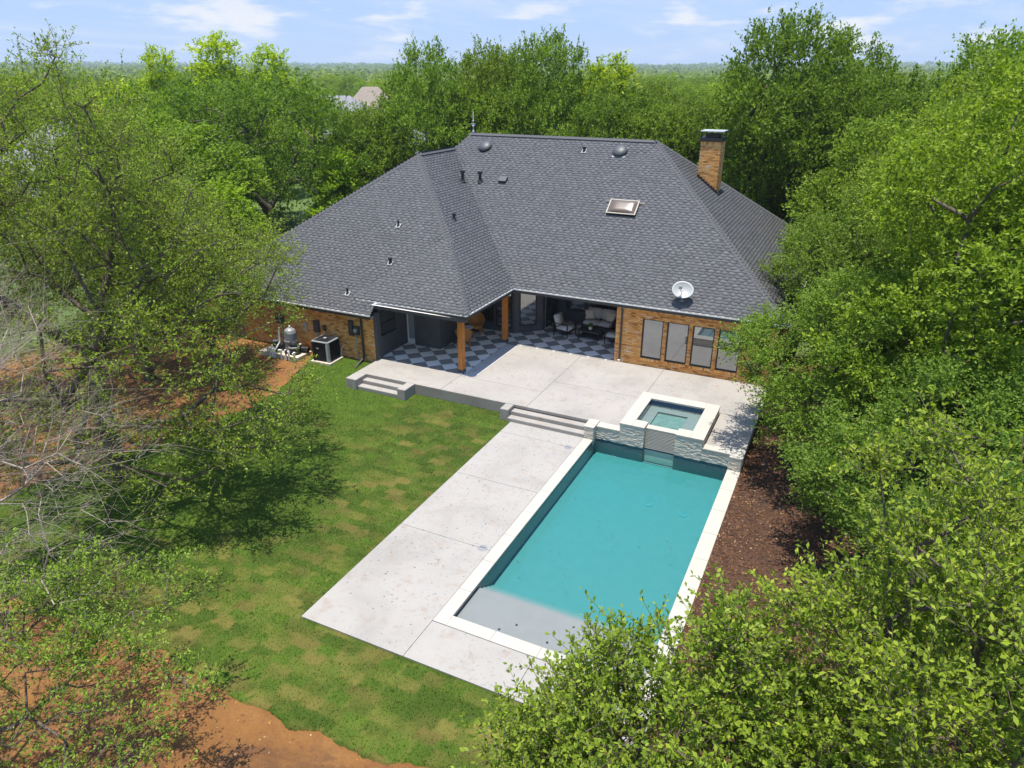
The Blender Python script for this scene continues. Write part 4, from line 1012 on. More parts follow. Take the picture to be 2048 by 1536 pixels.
MB().lathe([(0.2, 0), (0.22, 0.03), (0.22, 0.48), (0.18, 0.56), (0.03, 0.6)], 22).build('tank', M['black'], ft2); MB().lathe([(0.225, 0.30), (0.235, 0.31), (0.235, 0.36), (0.225, 0.37)], 22).build('clamp_band', M['greymetal'], ft2)
def pump(x, y, rz, lb):
    p_ = empty('pool_pump', (x, y, -0.08), rz, label=lb, cat='pump', group='pool pumps on the equipment pad')
    MB().cyl((-0.05, 0, 0.17), (0.28, 0, 0.17), 0.11, 0.11, 16).build('motor', M['black'], p_)
    MB().lathe([(0.12, 0.0), (0.13, 0.28), (0.10, 0.33)], 16, (-0.2, 0, 0)).build('strainer', M['black'], p_); MB().lathe([(0.135, 0.33), (0.135, 0.37), (0.05, 0.39)], 16, (-0.2, 0, 0)).build('lid', M['lead'], p_)
    MB().box(-0.1, 0.25, -0.09, 0.09, 0.0, 0.06).build('foot', M['black'], p_)
pump(-20.72, 22.05, 0.2, 'black pool pump next to the air conditioner'); pump(-21.95, 21.95, 0.1, 'black pool pump left of the tall grey filter')
mf = empty('pipe_manifold', (-21.2, 21.38, -0.24), label='row of upright white plastic pool pipes with black valves', cat='pipes')
for x in (-0.75, -0.62, -0.5, -0.12, 0.14, 0.30, 0.62):
    MB().cyl((x, -0.04, 0), (x, -0.04, 0.42+0.06*math.sin(x*9)), 0.035, n=10).build('pipe', M['pvc'], mf); MB().cyl((x, -0.04, 0.36), (x, -0.04, 0.43), 0.05, n=10).build('coupling', M['pvc'], mf)
for z, x0, x1 in ((0.40, -0.75, -0.12), (0.34, 0.14, 0.62)): MB().cyl((x0, -0.04, z), (x1, -0.04, z), 0.035, n=10).build('cross_pipe', M['pvc'], mf)
for x in (0.2, 0.46, -0.3): MB().box(x-0.06, x+0.06, -0.10, 0.02, 0.30, 0.44).build('valve', M['black'], mf, bevel=0.015)
MB().path([(-0.5, 0.1, 0.4), (-0.5, 0.35, 0.6), (-0.5, 0.4, 1.25)], 0.035).build('riser', M['pvc'], mf)

# ------------------------------------------------------------------ porch furniture
def soft(mb_args, name, m, parent, bev=0.04):
    o = MB().box(*mb_args).build(name, M[m], parent, bevel=bev, smooth=True); return o
def lounge_chair(x, y, rz, lb):
    c = empty('lounge_chair', (x, y, 0.002), rz, label=lb, cat='chair', group='cushioned porch lounge chairs')
    for sx in (-1, 1):
        for sy in (-1, 1): MB().box(sx*0.36-0.018, sx*0.36+0.018, sy*0.36-0.018, sy*0.36+0.018, 0, 0.60 if sy < 0 else 0.62).build('leg', M['black'], c)
        MB().box(sx*0.36-0.022, sx*0.36+0.022, -0.40, 0.42, 0.60, 0.63).build('arm', M['black'], c, bevel=0.008)
    MB().box(-0.35, 0.35, -0.37, 0.37, 0.26, 0.30).build('seat_frame', M['black'], c)
    b = MB().box(-0.34, 0.34, -0.015, 0.015, 0, 0.55).build('back_frame', M['black'], c); b.matrix_local = Matrix.Translation((0, 0.34, 0.32)) @ Matrix.Rotation(R_(-16), 4, 'X')
    soft((-0.33, 0.33, -0.38, 0.30, 0.305, 0.44), 'seat_cushion', 'cushion', c)
    o = soft((-0.31, 0.31, -0.13, 0.0, 0, 0.52), 'back_cushion', 'cushion', c); o.matrix_local = Matrix.Translation((0, 0.33, 0.44)) @ Matrix.Rotation(R_(-18), 4, 'X')
    return c
lounge_chair(-11.22, 28.95, R_(78), 'cushioned black metal lounge chair left of the coffee table'); lounge_chair(-8.82, 28.98, R_(-90), 'cushioned lounge chair half hidden behind the brick corner')
sf = empty('loveseat', (-10.0, 30.25, 0.002), 0, label='grey two seat porch loveseat with black metal frame', cat='sofa')
for sx in (-1, 1):
    for sy in (-1, 1): MB().box(sx*0.74-0.02, sx*0.74+0.02, sy*0.36-0.02, sy*0.36+0.02, 0, 0.62).build('leg', M['black'], sf)
    MB().box(sx*0.74-0.025, sx*0.74+0.025, -0.4, 0.4, 0.621, 0.65).build('arm', M['black'], sf)
    soft((min(0.005*sx, sx*0.70), max(0.005*sx, sx*0.70), -0.38, 0.26, 0.31, 0.46), 'seat_cushion', 'cushion', sf)
    o = soft((min(0.005*sx, sx*0.69), max(0.005*sx, sx*0.69), -0.14, 0, 0, 0.50), 'back_cushion', 'cushion', sf); o.matrix_local = Matrix.Translation((0, 0.34, 0.46)) @ Matrix.Rotation(R_(-14), 4, 'X')
MB().box(-0.73, 0.73, -0.38, 0.38, 0.26, 0.305).build('seat_frame', M['black'], sf); MB().box(-0.73, 0.73, 0.36, 0.40, 0.3, 0.85).build('back_frame', M['black'], sf)
for sx, lb in ((-1, 'beige square pillow at the left end of the loveseat'), (1, 'beige square pillow at the right end of the loveseat')):
    vs = []; fs = []; q_ = 8
    for side in (1, -1):
        for i in range(q_+1):
            for j in range(q_+1):
                u = i/q_*2-1; v = j/q_*2-1; h = 0.085*((1-u*u)*(1-v*v))**0.45; pin = 1-0.06*(1-abs(u*v)); vs.append((u*0.22*pin, side*h, v*0.22*pin))
    nn_ = (q_+1)**2
    for sd_ in (0, 1):
        for i in range(q_):
            for j in range(q_):
                a = sd_*nn_+i*(q_+1)+j; fs.append((a, a+q_+1, a+q_+2, a+1) if sd_ else (a, a+1, a+q_+2, a+q_+1))
    o = MB().add(vs, fs).build('pillow', M['pillow'], None, smooth=True); tag(o, lb, 'pillow', 'pillows on the porch loveseat')
    o.matrix_world = Matrix.Translation((-10.0+sx*0.52, 30.25+0.10, 0.70)) @ Matrix.Rotation(R_(sx*-12), 4, 'Z') @ Matrix.Rotation(R_(-20), 4, 'X') @ Matrix.Rotation(R_(6*sx), 4, 'Y')
ct = empty('coffee_table', (-10.02, 29.05, 0.002), 0, label='low black coffee table in front of the loveseat', cat='table')
MB().box(-0.5, 0.5, -0.30, 0.30, 0.40, 0.43).build('table_top', M['black'], ct, bevel=0.006)
for sx in (-1, 1):
    for sy in (-1, 1): MB().box(sx*0.46-0.018, sx*0.46+0.018, sy*0.26-0.018, sy*0.26+0.018, 0, 0.40).build('leg', M['black'], ct)
MB().box(-0.46, 0.46, -0.26, 0.26, 0.12, 0.135).build('shelf', M['black'], ct)
pp = empty('potted_plant', (-10.0, 29.0, 0.433), 0, label='small green plant in a white pot on the coffee table', cat='plant')
MB().lathe([(0.06, 0), (0.085, 0.06), (0.08, 0.13), (0.07, 0.135)], 18).build('pot', M['soil_pot'], pp, smooth=True)
rs_ = np.random.RandomState(2); V = []
for k in range(70):
    a = rs_.rand()*6.28; e_ = 0.2+rs_.rand()*1.2; d = np.array([math.cos(a)*math.cos(e_), math.sin(a)*math.cos(e_), math.sin(e_)]); c0 = np.array([0, 0, 0.13])+d*0.06*rs_.rand(); t = np.array([-math.sin(a), math.cos(a), 0])*0.03; tip = c0+d*(0.10+0.10*rs_.rand())
    V += [c0, (c0+tip)/2+t, tip, (c0+tip)/2-t]
npmesh('leaves', np.array(V), np.arange(len(V)).reshape(-1, 4), M['leaf'], pp)
def wicker_chair(x, y, rz, lb):
    c = empty('wicker_chair', (x, y, 0.002), rz, label=lb, cat='chair', group='wicker porch chairs')
    vs = []; fs = []; na_ = 22
    for i in range(na_+1):            # wrap-round arched back
        t = math.pi*(i/na_)
        hgt = 0.62+0.30*math.sin(t)**1.5
        for (k, z) in enumerate((0.36, (0.36+hgt)/2, hgt)):
            r = 0.30+0.05*k; vs.append((r*math.cos(t), r*math.sin(t)*1.05, z))
    for i in range(na_):
        for k in range(2): a = i*3+k; fs.append((a, a+3, a+4, a+1))
    b = MB().add(vs, fs).build('back', M['wicker'], c, fix=False); md = b.modifiers.new('thick', 'SOLIDIFY'); md.thickness = 0.03
    rim = [vs[i*3+2] for i in range(na_+1)]; MB().path(rim, 0.03, 8).build('rim', M['wicker'], c)
    MB().lathe([(0.29, 0.30), (0.31, 0.33), (0.31, 0.40), (0.27, 0.43)], 22).build('seat', M['wicker'], c)
    for t in (0.5, 2.64, 3.9, 5.5): MB().cyl((0.29*math.cos(t), 0.29*math.sin(t), 0.34), (0.33*math.cos(t), 0.33*math.sin(t), 0), 0.028, 0.022, 8).build('leg', M['wicker'], c)
    MB().path([(0.3*math.cos(t), 0.3*math.sin(t), 0.15) for t in np.linspace(0, 6.28, 13)], 0.014, 6).build('stretcher', M['wicker'], c)
wicker_chair(-15.02, 27.35, R_(20), 'tan wicker barrel chair in the porch corner behind the round table'); wicker_chair(-14.75, 25.75, R_(200), 'tan wicker chair mostly hidden behind the front timber post')
rt_ = empty('side_table', (-15.0, 26.55, 0.002), 0, label='small round white topped table between the wicker chairs', cat='table')
MB().lathe([(0.25, 0.53), (0.26, 0.545), (0.25, 0.56)], 26).build('table_top', M['white'], rt_)
for k in range(3): t = k*2.09; MB().cyl((0.12*math.cos(t), 0.12*math.sin(t), 0.53), (0.2*math.cos(t), 0.2*math.sin(t), 0), 0.016, n=8).build('leg', M['wicker'], rt_)

# ------------------------------------------------------------------ trees
def grow(seed, lobes, fork, n_clumps, base=(0, 0, 0), lean=(0, 0), shell=0.5, mind=0.0, r_tip=0.012, r_pow=0.5, trunk_r=None, low=None):
    """clump centres inside a union of ellipsoids, joined to a trunk by nearest-node branching"""
    rs = np.random.RandomState(seed)
    lob = np.array(lobes, float); vol = lob[:, 3]*lob[:, 4]*lob[:, 5]; pr = vol**0.75; pr = pr/pr.sum()
    C = []
    tries = 0
    while len(C) < n_clumps and tries < n_clumps*60:
        tries += 1
        l = lob[rs.choice(len(lob), p=pr)]
        d = rs.randn(3); d /= np.linalg.norm(d)
        if d[2] < -0.2 and rs.rand() < 0.5: d[2] = -d[2]
        r = shell+(1-shell)*rs.rand()**0.6
        p = l[:3]+d*l[3:]*r
        q = np.sqrt((((p-lob[:, :3])/lob[:, 3:])**2).sum(1)).min()
        if q < shell*0.85: continue
        if low is not None and p[2] < low: continue
        if mind and C and np.min(((np.array(C)-p)**2).sum(1)) < mind*mind: continue
        C.append(p)
    C = np.array(C)
    f = np.array([lean[0], lean[1], fork], float)
    nodes = [np.zeros(3), f*np.array([.4, .4, .45]), f]; par = [-1, 0, 1]
    order = np.argsort(np.linalg.norm((C-f)*np.array([1, 1, 0.8]), axis=1)); tips = []
    dep = [0, 0.45*fork, fork]
    for i in order:
        p = C[i]; Nn = np.array(nodes[2:]); dv = p-Nn; dd = np.linalg.norm(dv, axis=1)
        cost = dd*1.0+0.25*np.array(dep[2:]) + np.where(dv[:, 2] < -0.3, 0.6, 0)
        j = int(np.argmin(cost))+2
        a = nodes[j]; L_ = np.linalg.norm(p-a); k = max(1, int(L_/0.9)); prev = j
        for s in range(1, k+1):
            t = s/k; q = a+(p-a)*t
            if s < k: q = q+rs.randn(3)*0.07*L_*np.array([1, 1, 0.7]) + np.array([0, 0, 0.10*L_*math.sin(t*math.pi)])
            nodes.append(q); par.append(prev); dep.append(dep[prev]+L_/k); prev = len(nodes)-1
        tips.append(prev)
    nodes = np.array(nodes); par = np.array(par)
    cnt = np.zeros(len(nodes)); cnt[tips] = 1
    for i in range(len(nodes)-1, 0, -1): cnt[par[i]] += cnt[i]
    rad = r_tip*np.maximum(cnt, 1)**r_pow
    if trunk_r: sc_ = trunk_r/rad[0]; rad = np.where(rad > r_tip*1.5, rad*np.clip(sc_, 0.5, 2), rad)
    rad[0] *= 1.35
    return nodes, par, rad, nodes[tips], rs
def tubes(nodes, par, rad, sides=5, minr=0.):
    idx = [i for i in range(1, len(nodes)) if rad[i] >= minr]
    A = nodes[par[idx]]; B = nodes[idx]; ra = np.minimum(rad[par[idx]], rad[idx]*1.8); rb = rad[idx]
    ra = np.where(par[idx] <= 1, rad[par[idx]], ra)
    d = B-A; d /= np.linalg.norm(d, axis=1)[:, None]+1e-9
    h = np.where(np.abs(d[:, 2:3]) > 0.9, np.array([[1., 0, 0]]), np.array([[0, 0, 1.]]))
    u = np.cross(d, h); u /= np.linalg.norm(u, axis=1)[:, None]; v = np.cross(d, u)
    V = []
    for P, r in ((A-d*ra[:, None]*0.3, ra), (B+d*rb[:, None]*0.3, rb)):
        for k in range(sides):
            t = 2*math.pi*k/sides; V.append(P+(u*math.cos(t)+v*math.sin(t))*r[:, None])
    V = np.stack(V, 1); n = len(idx); b = (np.arange(n)*2*sides)[:, None]
    F = np.concatenate([b+np.array([[k, (k+1) % sides, sides+(k+1) % sides, sides+k]]) for k in range(sides)])
    return V.reshape(-1, 3), F
def leaves(rs, tips, center, rc, n_twig, n_leaf, ll, lw=0.42, up=0.35, out=0.45, droop=0.15, shoots=0, shoot_len=0.5, up_n=1.25):
    """leaf quads arranged along short twigs that fan out of every clump"""
    c = np.repeat(tips, n_twig, 0); n = len(c)
    o = c-center; o /= np.linalg.norm(o, axis=1)[:, None]+1e-6
    d = rs.randn(n, 3)*np.array([1, 1, 0.75])+o*out*1.6+np.array([0, 0, up*1.4]); d /= np.linalg.norm(d, axis=1)[:, None]
    L_ = rc*(0.55+0.6*rs.rand(n)); st = c+rs.randn(n, 3)*rc*0.28
    if shoots:
        k = rs.choice(len(tips), shoots); s0 = tips[k]+rs.randn(shoots, 3)*rc*0.4
        sd_ = rs.randn(shoots, 3)*0.28+np.array([0, 0, 1.0])+(tips[k]-center)/np.linalg.norm(tips[k]-center, axis=1)[:, None]*0.25; sd_ /= np.linalg.norm(sd_, axis=1)[:, None]
        st = np.r_[st, s0]; d = np.r_[d, sd_]; L_ = np.r_[L_, shoot_len*(0.5+rs.rand(shoots))]; n = len(st)
    T0, TD, TL = st, d, L_
    m = n*n_leaf
    st = np.repeat(st, n_leaf, 0); d = np.repeat(d, n_leaf, 0); L_ = np.repeat(L_, n_leaf)
    t = 0.12+0.9*np.tile((np.arange(n_leaf)+0.5)/n_leaf, n)+0.05*rs.randn(m)
    p = st+d*(L_*t)[:, None]-np.array([0, 0, 1])*(droop*L_*t*t)[:, None]
    a = rs.randn(m, 3); a -= d*(a*d).sum(1)[:, None]; a /= np.linalg.norm(a, axis=1)[:, None]+1e-6
    ld = d*(0.55+0.3*rs.rand(m))[:, None]+a*0.85; ld /= np.linalg.norm(ld, axis=1)[:, None]
    nn = np.array([0, 0, up_n])+rs.randn(m, 3)*0.55+0.25*a; nn -= ld*(nn*ld).sum(1)[:, None]; nn /= np.linalg.norm(nn, axis=1)[:, None]+1e-6
    sd_ = np.cross(nn, ld); s = ll*(0.65+0.6*rs.rand(m)); w_ = s*lw*(0.85+0.3*rs.rand(m))
    V = np.stack([p, p+ld*(s*0.5)[:, None]+sd_*(w_*0.5)[:, None]+nn*(s*0.08)[:, None], p+ld*s[:, None], p+ld*(s*0.5)[:, None]-sd_*(w_*0.5)[:, None]+nn*(s*0.08)[:, None]], 1)
    return V.reshape(-1, 3), np.arange(4*m).reshape(m, 4), (T0, TD, TL)
def twig_tubes(tw, r, sides=3, droop=0.15):
    T0, TD, TL = tw; n = len(T0)
    nodes = np.concatenate([T0, T0+TD*TL[:, None]*0.9-np.array([0, 0, 1])*(droop*TL*0.8)[:, None]]); par = np.r_[np.full(n, -1), np.arange(n)]
    rad = np.r_[np.full(n, r), np.full(n, r*0.5)]
    idx = np.arange(n, 2*n); A = nodes[:n]; B = nodes[n:]; d = B-A; d /= np.linalg.norm(d, axis=1)[:, None]+1e-9
    u = np.cross(d, np.array([0.3, 0.5, 0.81])); u /= np.linalg.norm(u, axis=1)[:, None]; v = np.cross(d, u)
    V = np.stack([P+(u*math.cos(2.094*k)+v*math.sin(2.094*k))*rr for P, rr in ((A, r), (B, r*0.5)) for k in range(3)], 1)
    b = (np.arange(n)*6)[:, None]
    F = np.concatenate([b+np.array([[k, (k+1) % 3, 3+(k+1) % 3, 3+k]]) for k in range(3)])
    return V.reshape(-1, 3), F
def tree_meshes(seed, lobes, fork, n_clumps, rc, n_twig, n_leaf, ll, leafm='leaf', barkm='bark', minr=0.012, twig_r=0., sides=5, **kw):
    gk = {k: kw.pop(k) for k in ('lean', 'shell', 'mind', 'r_tip', 'r_pow', 'trunk_r', 'low') if k in kw}
    nodes, par, rad, tips, rs = grow(seed, lobes, fork, n_clumps, **gk)
    V, F = tubes(nodes, par, rad, sides, minr)
    center = np.average(np.array(lobes)[:, :3], axis=0, weights=np.array(lobes)[:, 3]**2); center = center*np.array([1, 1, 0.8])
    LV, LF, tw = leaves(rs, tips, center, rc, n_twig, n_leaf, ll, **kw)
    if twig_r:
        V2, F2 = twig_tubes(tw, twig_r); F = np.concatenate([F, F2+len(V)]); V = np.concatenate([V, V2])
    tm = npmesh('trunk', V, F, M[barkm], smooth=True); lm = npmesh('crown', LV, LF, M[leafm])
    a, b = tm.data, lm.data
    bpy.data.objects.remove(tm); bpy.data.objects.remove(lm)
    return a, b
def place_tree(name, meshes, loc, label, scale=1., rz=0., color=(1, 1, 1), group=None, sz=None, cat='tree'):
    t = empty(name, loc, rz, label=label, cat=cat, group=group); s = scale if isinstance(scale, tuple) else (scale, scale, sz or scale); t.scale = s
    a = bpy.data.objects.new('trunk', meshes[0]); b = bpy.data.objects.new('crown', meshes[1])
    for o in (a, b): COL.objects.link(o); o.parent = t
    b.color = (*color, 1)
    return t
def lobes_round(seed, R, z0, z1, n=7, spread=0.55):
    rs = np.random.RandomState(seed); H = z1-z0; L_ = [(0, 0, z0+H*0.55, R*0.72, R*0.72, H*0.46)]
    for k in range(n):
        a = 2*math.pi*(k+rs.rand()*0.6)/n; r = R*spread*(0.85+0.4*rs.rand()); s = R*(0.36+0.14*rs.rand()); z = z0+H*(0.30+0.42*rs.rand())
        L_.append((r*math.cos(a), r*math.sin(a), z, s, s, s*0.85))
    for k in range(3):
        a = rs.rand()*6.28; L_.append((R*0.25*math.cos(a), R*0.25*math.sin(a), z1-H*0.17, R*0.34, R*0.34, H*0.18))
    return L_
P = {}
# background oaks, ~10 m
P['oakA'] = tree_meshes(1, lobes_round(1, 5.2, 2.0, 11.0, 8), 2.6, 125, 0.95, 38, 12, 0.165, shell=0.62, trunk_r=0.30, lw=0.64, minr=0.02, mind=1.2)
P['oakB'] = tree_meshes(2, lobes_round(2, 5.0, 1.6, 11.0, 7, 0.6), 2.2, 120, 0.95, 38, 12, 0.165, shell=0.62, trunk_r=0.30, lw=0.64, minr=0.02, mind=1.2)
P['oakC'] = tree_meshes(3, lobes_round(3, 4.6, 1.2, 11.0, 9, 0.58), 2.4, 125, 0.92, 36, 12, 0.16, shell=0.62, trunk_r=0.28, lw=0.64, minr=0.02, mind=1.15)
P['broad'] = tree_meshes(14, lobes_round(14, 8.8, 2.2, 10.8, 11, 0.66), 2.4, 190, 1.2, 40, 12, 0.175, shell=0.66, trunk_r=0.42, lw=0.62, minr=0.025, mind=1.5)
# upright pale tree
P['pale'] = tree_meshes(4, [(0, 0, 4.0, 2.2, 2.2, 2.6), (0.3, 0, 6.2, 1.7, 1.6, 2.2), (-0.2, 0.2, 8.2, 1.1, 1.1, 1.7), (1.2, 0.3, 3.6, 1.3, 1.3, 1.4), (-1.1, 0.8, 3.4, 1.3, 1.3, 1.5), (0, -1.2, 3.8, 1.2, 1.2, 1.5)], 1.6, 150, 0.65, 18, 12, 0.16, shell=0.5, up=0.7, trunk_r=0.14, lw=0.5, minr=0.015)
# dense evergreens beside the pool
P['denA'] = tree_meshes(5, lobes_round(5, 3.7, 0.5, 6.3, 9, 0.62), 1.1, 135, 0.60, 70, 13, 0.074, shell=0.72, trunk_r=0.16, lw=0.62, minr=0.012, mind=0.82)
P['denB'] = tree_meshes(6, lobes_round(6, 3.2, 0.4, 6.0, 8, 0.6), 1.0, 112, 0.60, 70, 13, 0.074, shell=0.72, trunk_r=0.16, lw=0.62, minr=0.012, mind=0.82)
P['tall'] = tree_meshes(7, lobes_round(7, 4.4, 1.5, 11.5, 9, 0.6), 2.5, 180, 0.82, 46, 12, 0.118, shell=0.66, trunk_r=0.26, lw=0.62, minr=0.015, mind=1.05)

# near trees at the bottom right
nA = tree_meshes(8, [(0, 0, 4.1, 1.9, 1.8, 1.8), (-0.9, -0.5, 3.5, 1.2, 1.2, 1.2), (1.3, 0.5, 4.2, 1.5, 1.4, 1.3), (0.2, -1.4, 3.8, 1.5, 1.4, 1.3), (-0.6, 0.8, 5.2, 0.7, 0.7, 1.0), (1.9, -0.9, 3.6, 1.3, 1.3, 1.2)], 1.3, 130, 0.48, 54, 14, 0.056, 'leaf_near', shell=0.5, trunk_r=0.12, minr=0.006, twig_r=0.004, r_tip=0.008, shoots=420, shoot_len=0.42, mind=0.55, up=0.55, lw=0.52)
tA = place_tree('elm_tree', nA, (2.35, 7.2, -0.45), 'leafy tree top nearest the camera, tallest in the lower right corner', 1.28, 0.3, (1.08, 1.04, 1.0))
nB = tree_meshes(9, [(0, 0, 2.9, 1.5, 1.4, 1.4), (-0.9, 0.2, 2.5, 1.0, 1.0, 1.0), (0.9, 0.2, 3.0, 1.0, 1.0, 1.0), (0.3, 0.5, 3.9, 0.6, 0.6, 0.8), (-0.6, 0.4, 3.5, 0.5, 0.5, 0.7)], 1.0, 190, 0.44, 20, 13, 0.058, 'leaf_near', shell=0.5, trunk_r=0.09, minr=0.005, twig_r=0.004, r_tip=0.007, shoots=240, shoot_len=0.40, mind=0.2, up=0.6, lw=0.52)
tB = place_tree('elm_tree', nB, (-0.72, 5.95, -0.45), 'leafy sapling with upright sprigs in front of the near pool corner', 1.27, 0.2, (0.95, 0.97, 0.95))
def pick_leaves(tree, count):
    """the leaves nearest the camera become objects of their own, cut out of the joined crown"""
    cr = [c for c in tree.children if c.name.startswith('crown')][0]; me = cr.data
    co = np.empty(len(me.vertices)*3, np.float32); me.vertices.foreach_get('co', co); Q = co.reshape(-1, 4, 3)
    mw = np.array(Matrix.Translation(tree.location) @ Matrix.Rotation(tree.rotation_euler.z, 4, 'Z') @ Matrix.Diagonal((*tree.scale, 1)))
    c = Q.mean(1) @ mw[:3, :3].T + mw[:3, 3]
    d = c-np.array([0, 0, CH]); zz = d @ np.array(FW); uu = FPX*(d @ np.array(RT))/zz; vv = FPX*(d @ np.array(UP))/zz
    sc_ = np.where((np.abs(uu) < 1000) & (np.abs(vv) < 740), zz, 1e9)
    idx = np.argsort(sc_)[:count]; keep = np.ones(len(Q), bool); keep[idx] = False
    o2 = npmesh('crown_tmp', Q[keep].reshape(-1, 3), np.arange(4*keep.sum()).reshape(-1, 4), me.materials[0]); nm = o2.data; bpy.data.objects.remove(o2); cr.data = nm
    um = bpy.data.meshes.new('leaf'); um.from_pydata([(0, 0, 0), (0.5, 0.5, 0.08), (0, 1, 0), (-0.5, 0.5, 0.08)], [], [(0, 1, 2, 3)]); um.materials.append(me.materials[0])
    rs = np.random.RandomState(5)
    for i in idx:
        b, l, t, r = Q[i]; y = t-b; x = l-r; n = np.cross(x, y); n = n/np.linalg.norm(n)*np.linalg.norm(y)
        o = inst('leaf', um, cr, Matrix(((x[0], y[0], n[0], b[0]), (x[1], y[1], n[1], b[1]), (x[2], y[2], n[2], b[2]), (0, 0, 0, 1))))
        v = 0.8+0.5*rs.rand(); o.color = (v*1.05, v, 0.9, 1)
pick_leaves(tA, 220); pick_leaves(tB, 220)
# right bank of evergreens
for (x, y, key, s, sz, rz, col, lb) in (
    (1.3, 22.4, 'denA', 1.06, 0.98, 0.4, (0.86, 0.92, 1.0), 'dense round evergreen overhanging the patio corner and brick wall'),
    (3.3, 17.0, 'denB', 1.0, 0.95, 2.2, (0.76, 0.84, 1.0), 'dense evergreen over the mulch bed beside the pool'),
    (5.0, 13.2, 'denA', 0.95, 0.9, 3.6, (0.66, 0.74, 1.0), 'dark evergreen at the right edge behind the near tree'),
    (1.3, 28.6, 'denB', 1.12, 1.22, 5.0, (0.80, 0.82, 0.95), 'evergreen brushing the right end of the roof'),
    (4.2, 21.5, 'tall', 0.92, 1.02, 0.8, (1.08, 1.06, 0.85), 'tallest bright green tree at the right edge'),
    (4.0, 31.0, 'tall', 0.98, 0.96, 2.6, (1.0, 0.98, 0.9), 'tall green tree right of the chimney'),
    (0.7, 37.0, 'oakC', 0.82, 0.86, 1.4, (0.98, 0.98, 0.9), 'rounded tree just beyond the right roof slope'),
    (7.0, 26.5, 'tall', 1.0, 1.0, 4.2, (1.0, 1.0, 0.9), 'tall tree at the right edge behind the tallest one')):
    place_tree('evergreen_tree' if key[:3] == 'den' else 'oak_tree', P[key], (x, y, -0.45), lb, s, rz, col, sz=sz)
# trees behind the house
BG = [(-4.9, 45.5, 'oakA', 1.0, 1.27, 'tallest tree rising behind the chimney'), (0.2, 43.0, 'oakB', 0.85, 1.0, 'green tree just right of the tallest tree behind the chimney'), (4.5, 40.0, 'oakC', 0.9, 1.05, 'green tree behind the right hand bank, above the roof end'), (-9.4, 47.5, 'oakC', 0.85, 0.90, 'rounded green tree left of the chimney on the skyline'),
      (-13.2, 47.0, 'oakB', 0.82, 0.90, 'low crowned tree behind the ridge, between the two dome vents'), (-17.0, 50.0, 'pale', 1.6, 1.25, 'yellow green tree behind the middle of the roof ridge'), (-20.6, 47.5, 'oakA', 0.80, 1.22, 'tall airy tree behind the ridge, right of the finial'), (-24.6, 47.0, 'oakC', 0.82, 1.17, 'tall airy tree behind the ridge, above the finial'),
      (-27.5, 43.5, 'oakB', 0.80, 1.15, 'tall tree behind the left end of the ridge'), (-30.5, 42.0, 'oakA', 0.68, 0.86, 'shorter tree left of the tall trees behind the ridge'), (-15.2, 45.5, 'oakA', 0.66, 0.9, 'low tree behind the middle of the ridge, below the yellow green one'), (-22.3, 45.0, 'oakB', 0.62, 0.86, 'low tree close behind the finial'), (-11.2, 45.0, 'oakA', 0.62, 0.86, 'low tree close behind the right dome vent'), (-6.0, 43.8, 'oakC', 0.55, 0.85, 'low tree close behind the chimney'),
      (-34.0, 44.5, 'oakB', 0.62, 0.78, 'tree between the dark oak and the trees behind the ridge'), (-26.0, 52, 'oakA', 0.8, 1.12, None), (-14.5, 53, 'oakC', 0.9, 0.94, None), (-2, 52, 'oakB', 1.0, 1.15, None), (6, 50, 'oakA', 1.0, 1.2, None), (10, 42, 'oakB', 1.0, 1.2, None)]
rr = random.Random(4)
for i, (x, y, k, s, sz, lb) in enumerate(BG):
    c = (1.0, 1.0, 0.9) if k != 'pale' else (1.55, 1.45, 0.7)
    v = rr.uniform(0.66, 1.02); c = (c[0]*v*rr.uniform(0.92, 1.08), c[1]*v, c[2]*v)
    place_tree('oak_tree', P[k], (x, y, -0.5), lb or 'green tree in the close row behind the house', s, rr.uniform(0, 6.3), c, 'trees in a row behind the house' if not lb else None, sz)
# trees on the left, mid distance
for (x, y, k, s, sz, rz, col, lb) in (
    (-39.1, 39.8, 'broad', 1.0, 1.0, 1.0, (0.66, 0.74, 0.7), 'broad dark oak with forked trunk left of the roof'),
    (-30.2, 37.2, 'pale', 0.98, 0.72, 0.4, (1.25, 1.30, 0.75), 'bright green young tree standing against the left roof slope'),
    (-27.3, 25.2, 'pale', 1.0, 0.68, 2.0, (1.35, 1.35, 0.7), 'bright yellow green tree by the left roof corner'),
    (-35.5, 27.5, 'oakA', 1.05, 0.83, 3.0, (0.95, 1.0, 0.8), 'rounded green tree left of the bright young tree'),
    (-58.0, 55.0, 'pale', 1.9, 1.48, 0.2, (2.0, 1.75, 0.5), 'tallest yellow green tree on the left skyline'),
    (-54.0, 58.0, 'pale', 1.6, 1.38, 1.3, (1.9, 1.7, 0.5), 'yellow green tree on the skyline, right of the tallest'),
    (-61.5, 51.5, 'pale', 1.3, 1.36, 2.3, (1.9, 1.7, 0.5), 'slim yellow green tree on the skyline, left of the tallest'),
    (-52.5, 40.0, 'pale', 1.9, 1.06, 4.0, (2.0, 1.75, 0.5), 'rounded yellow green tree above the far left roof'),
    (-47.0, 44.0, 'oakC', 1.2, 0.95, 5.0, (1.0, 1.02, 0.75), 'green tree between the oak and the yellow green trees'),
    (-44.0, 33.0, 'oakA', 1.0, 0.82, 0.5, (0.95, 1.0, 0.85), 'green tree in front of the far left roof')):
    place_tree('oak_tree' if k != 'pale' else 'maple_tree', P[k], (x, y, -0.5), lb, s, rz, col, sz=sz)
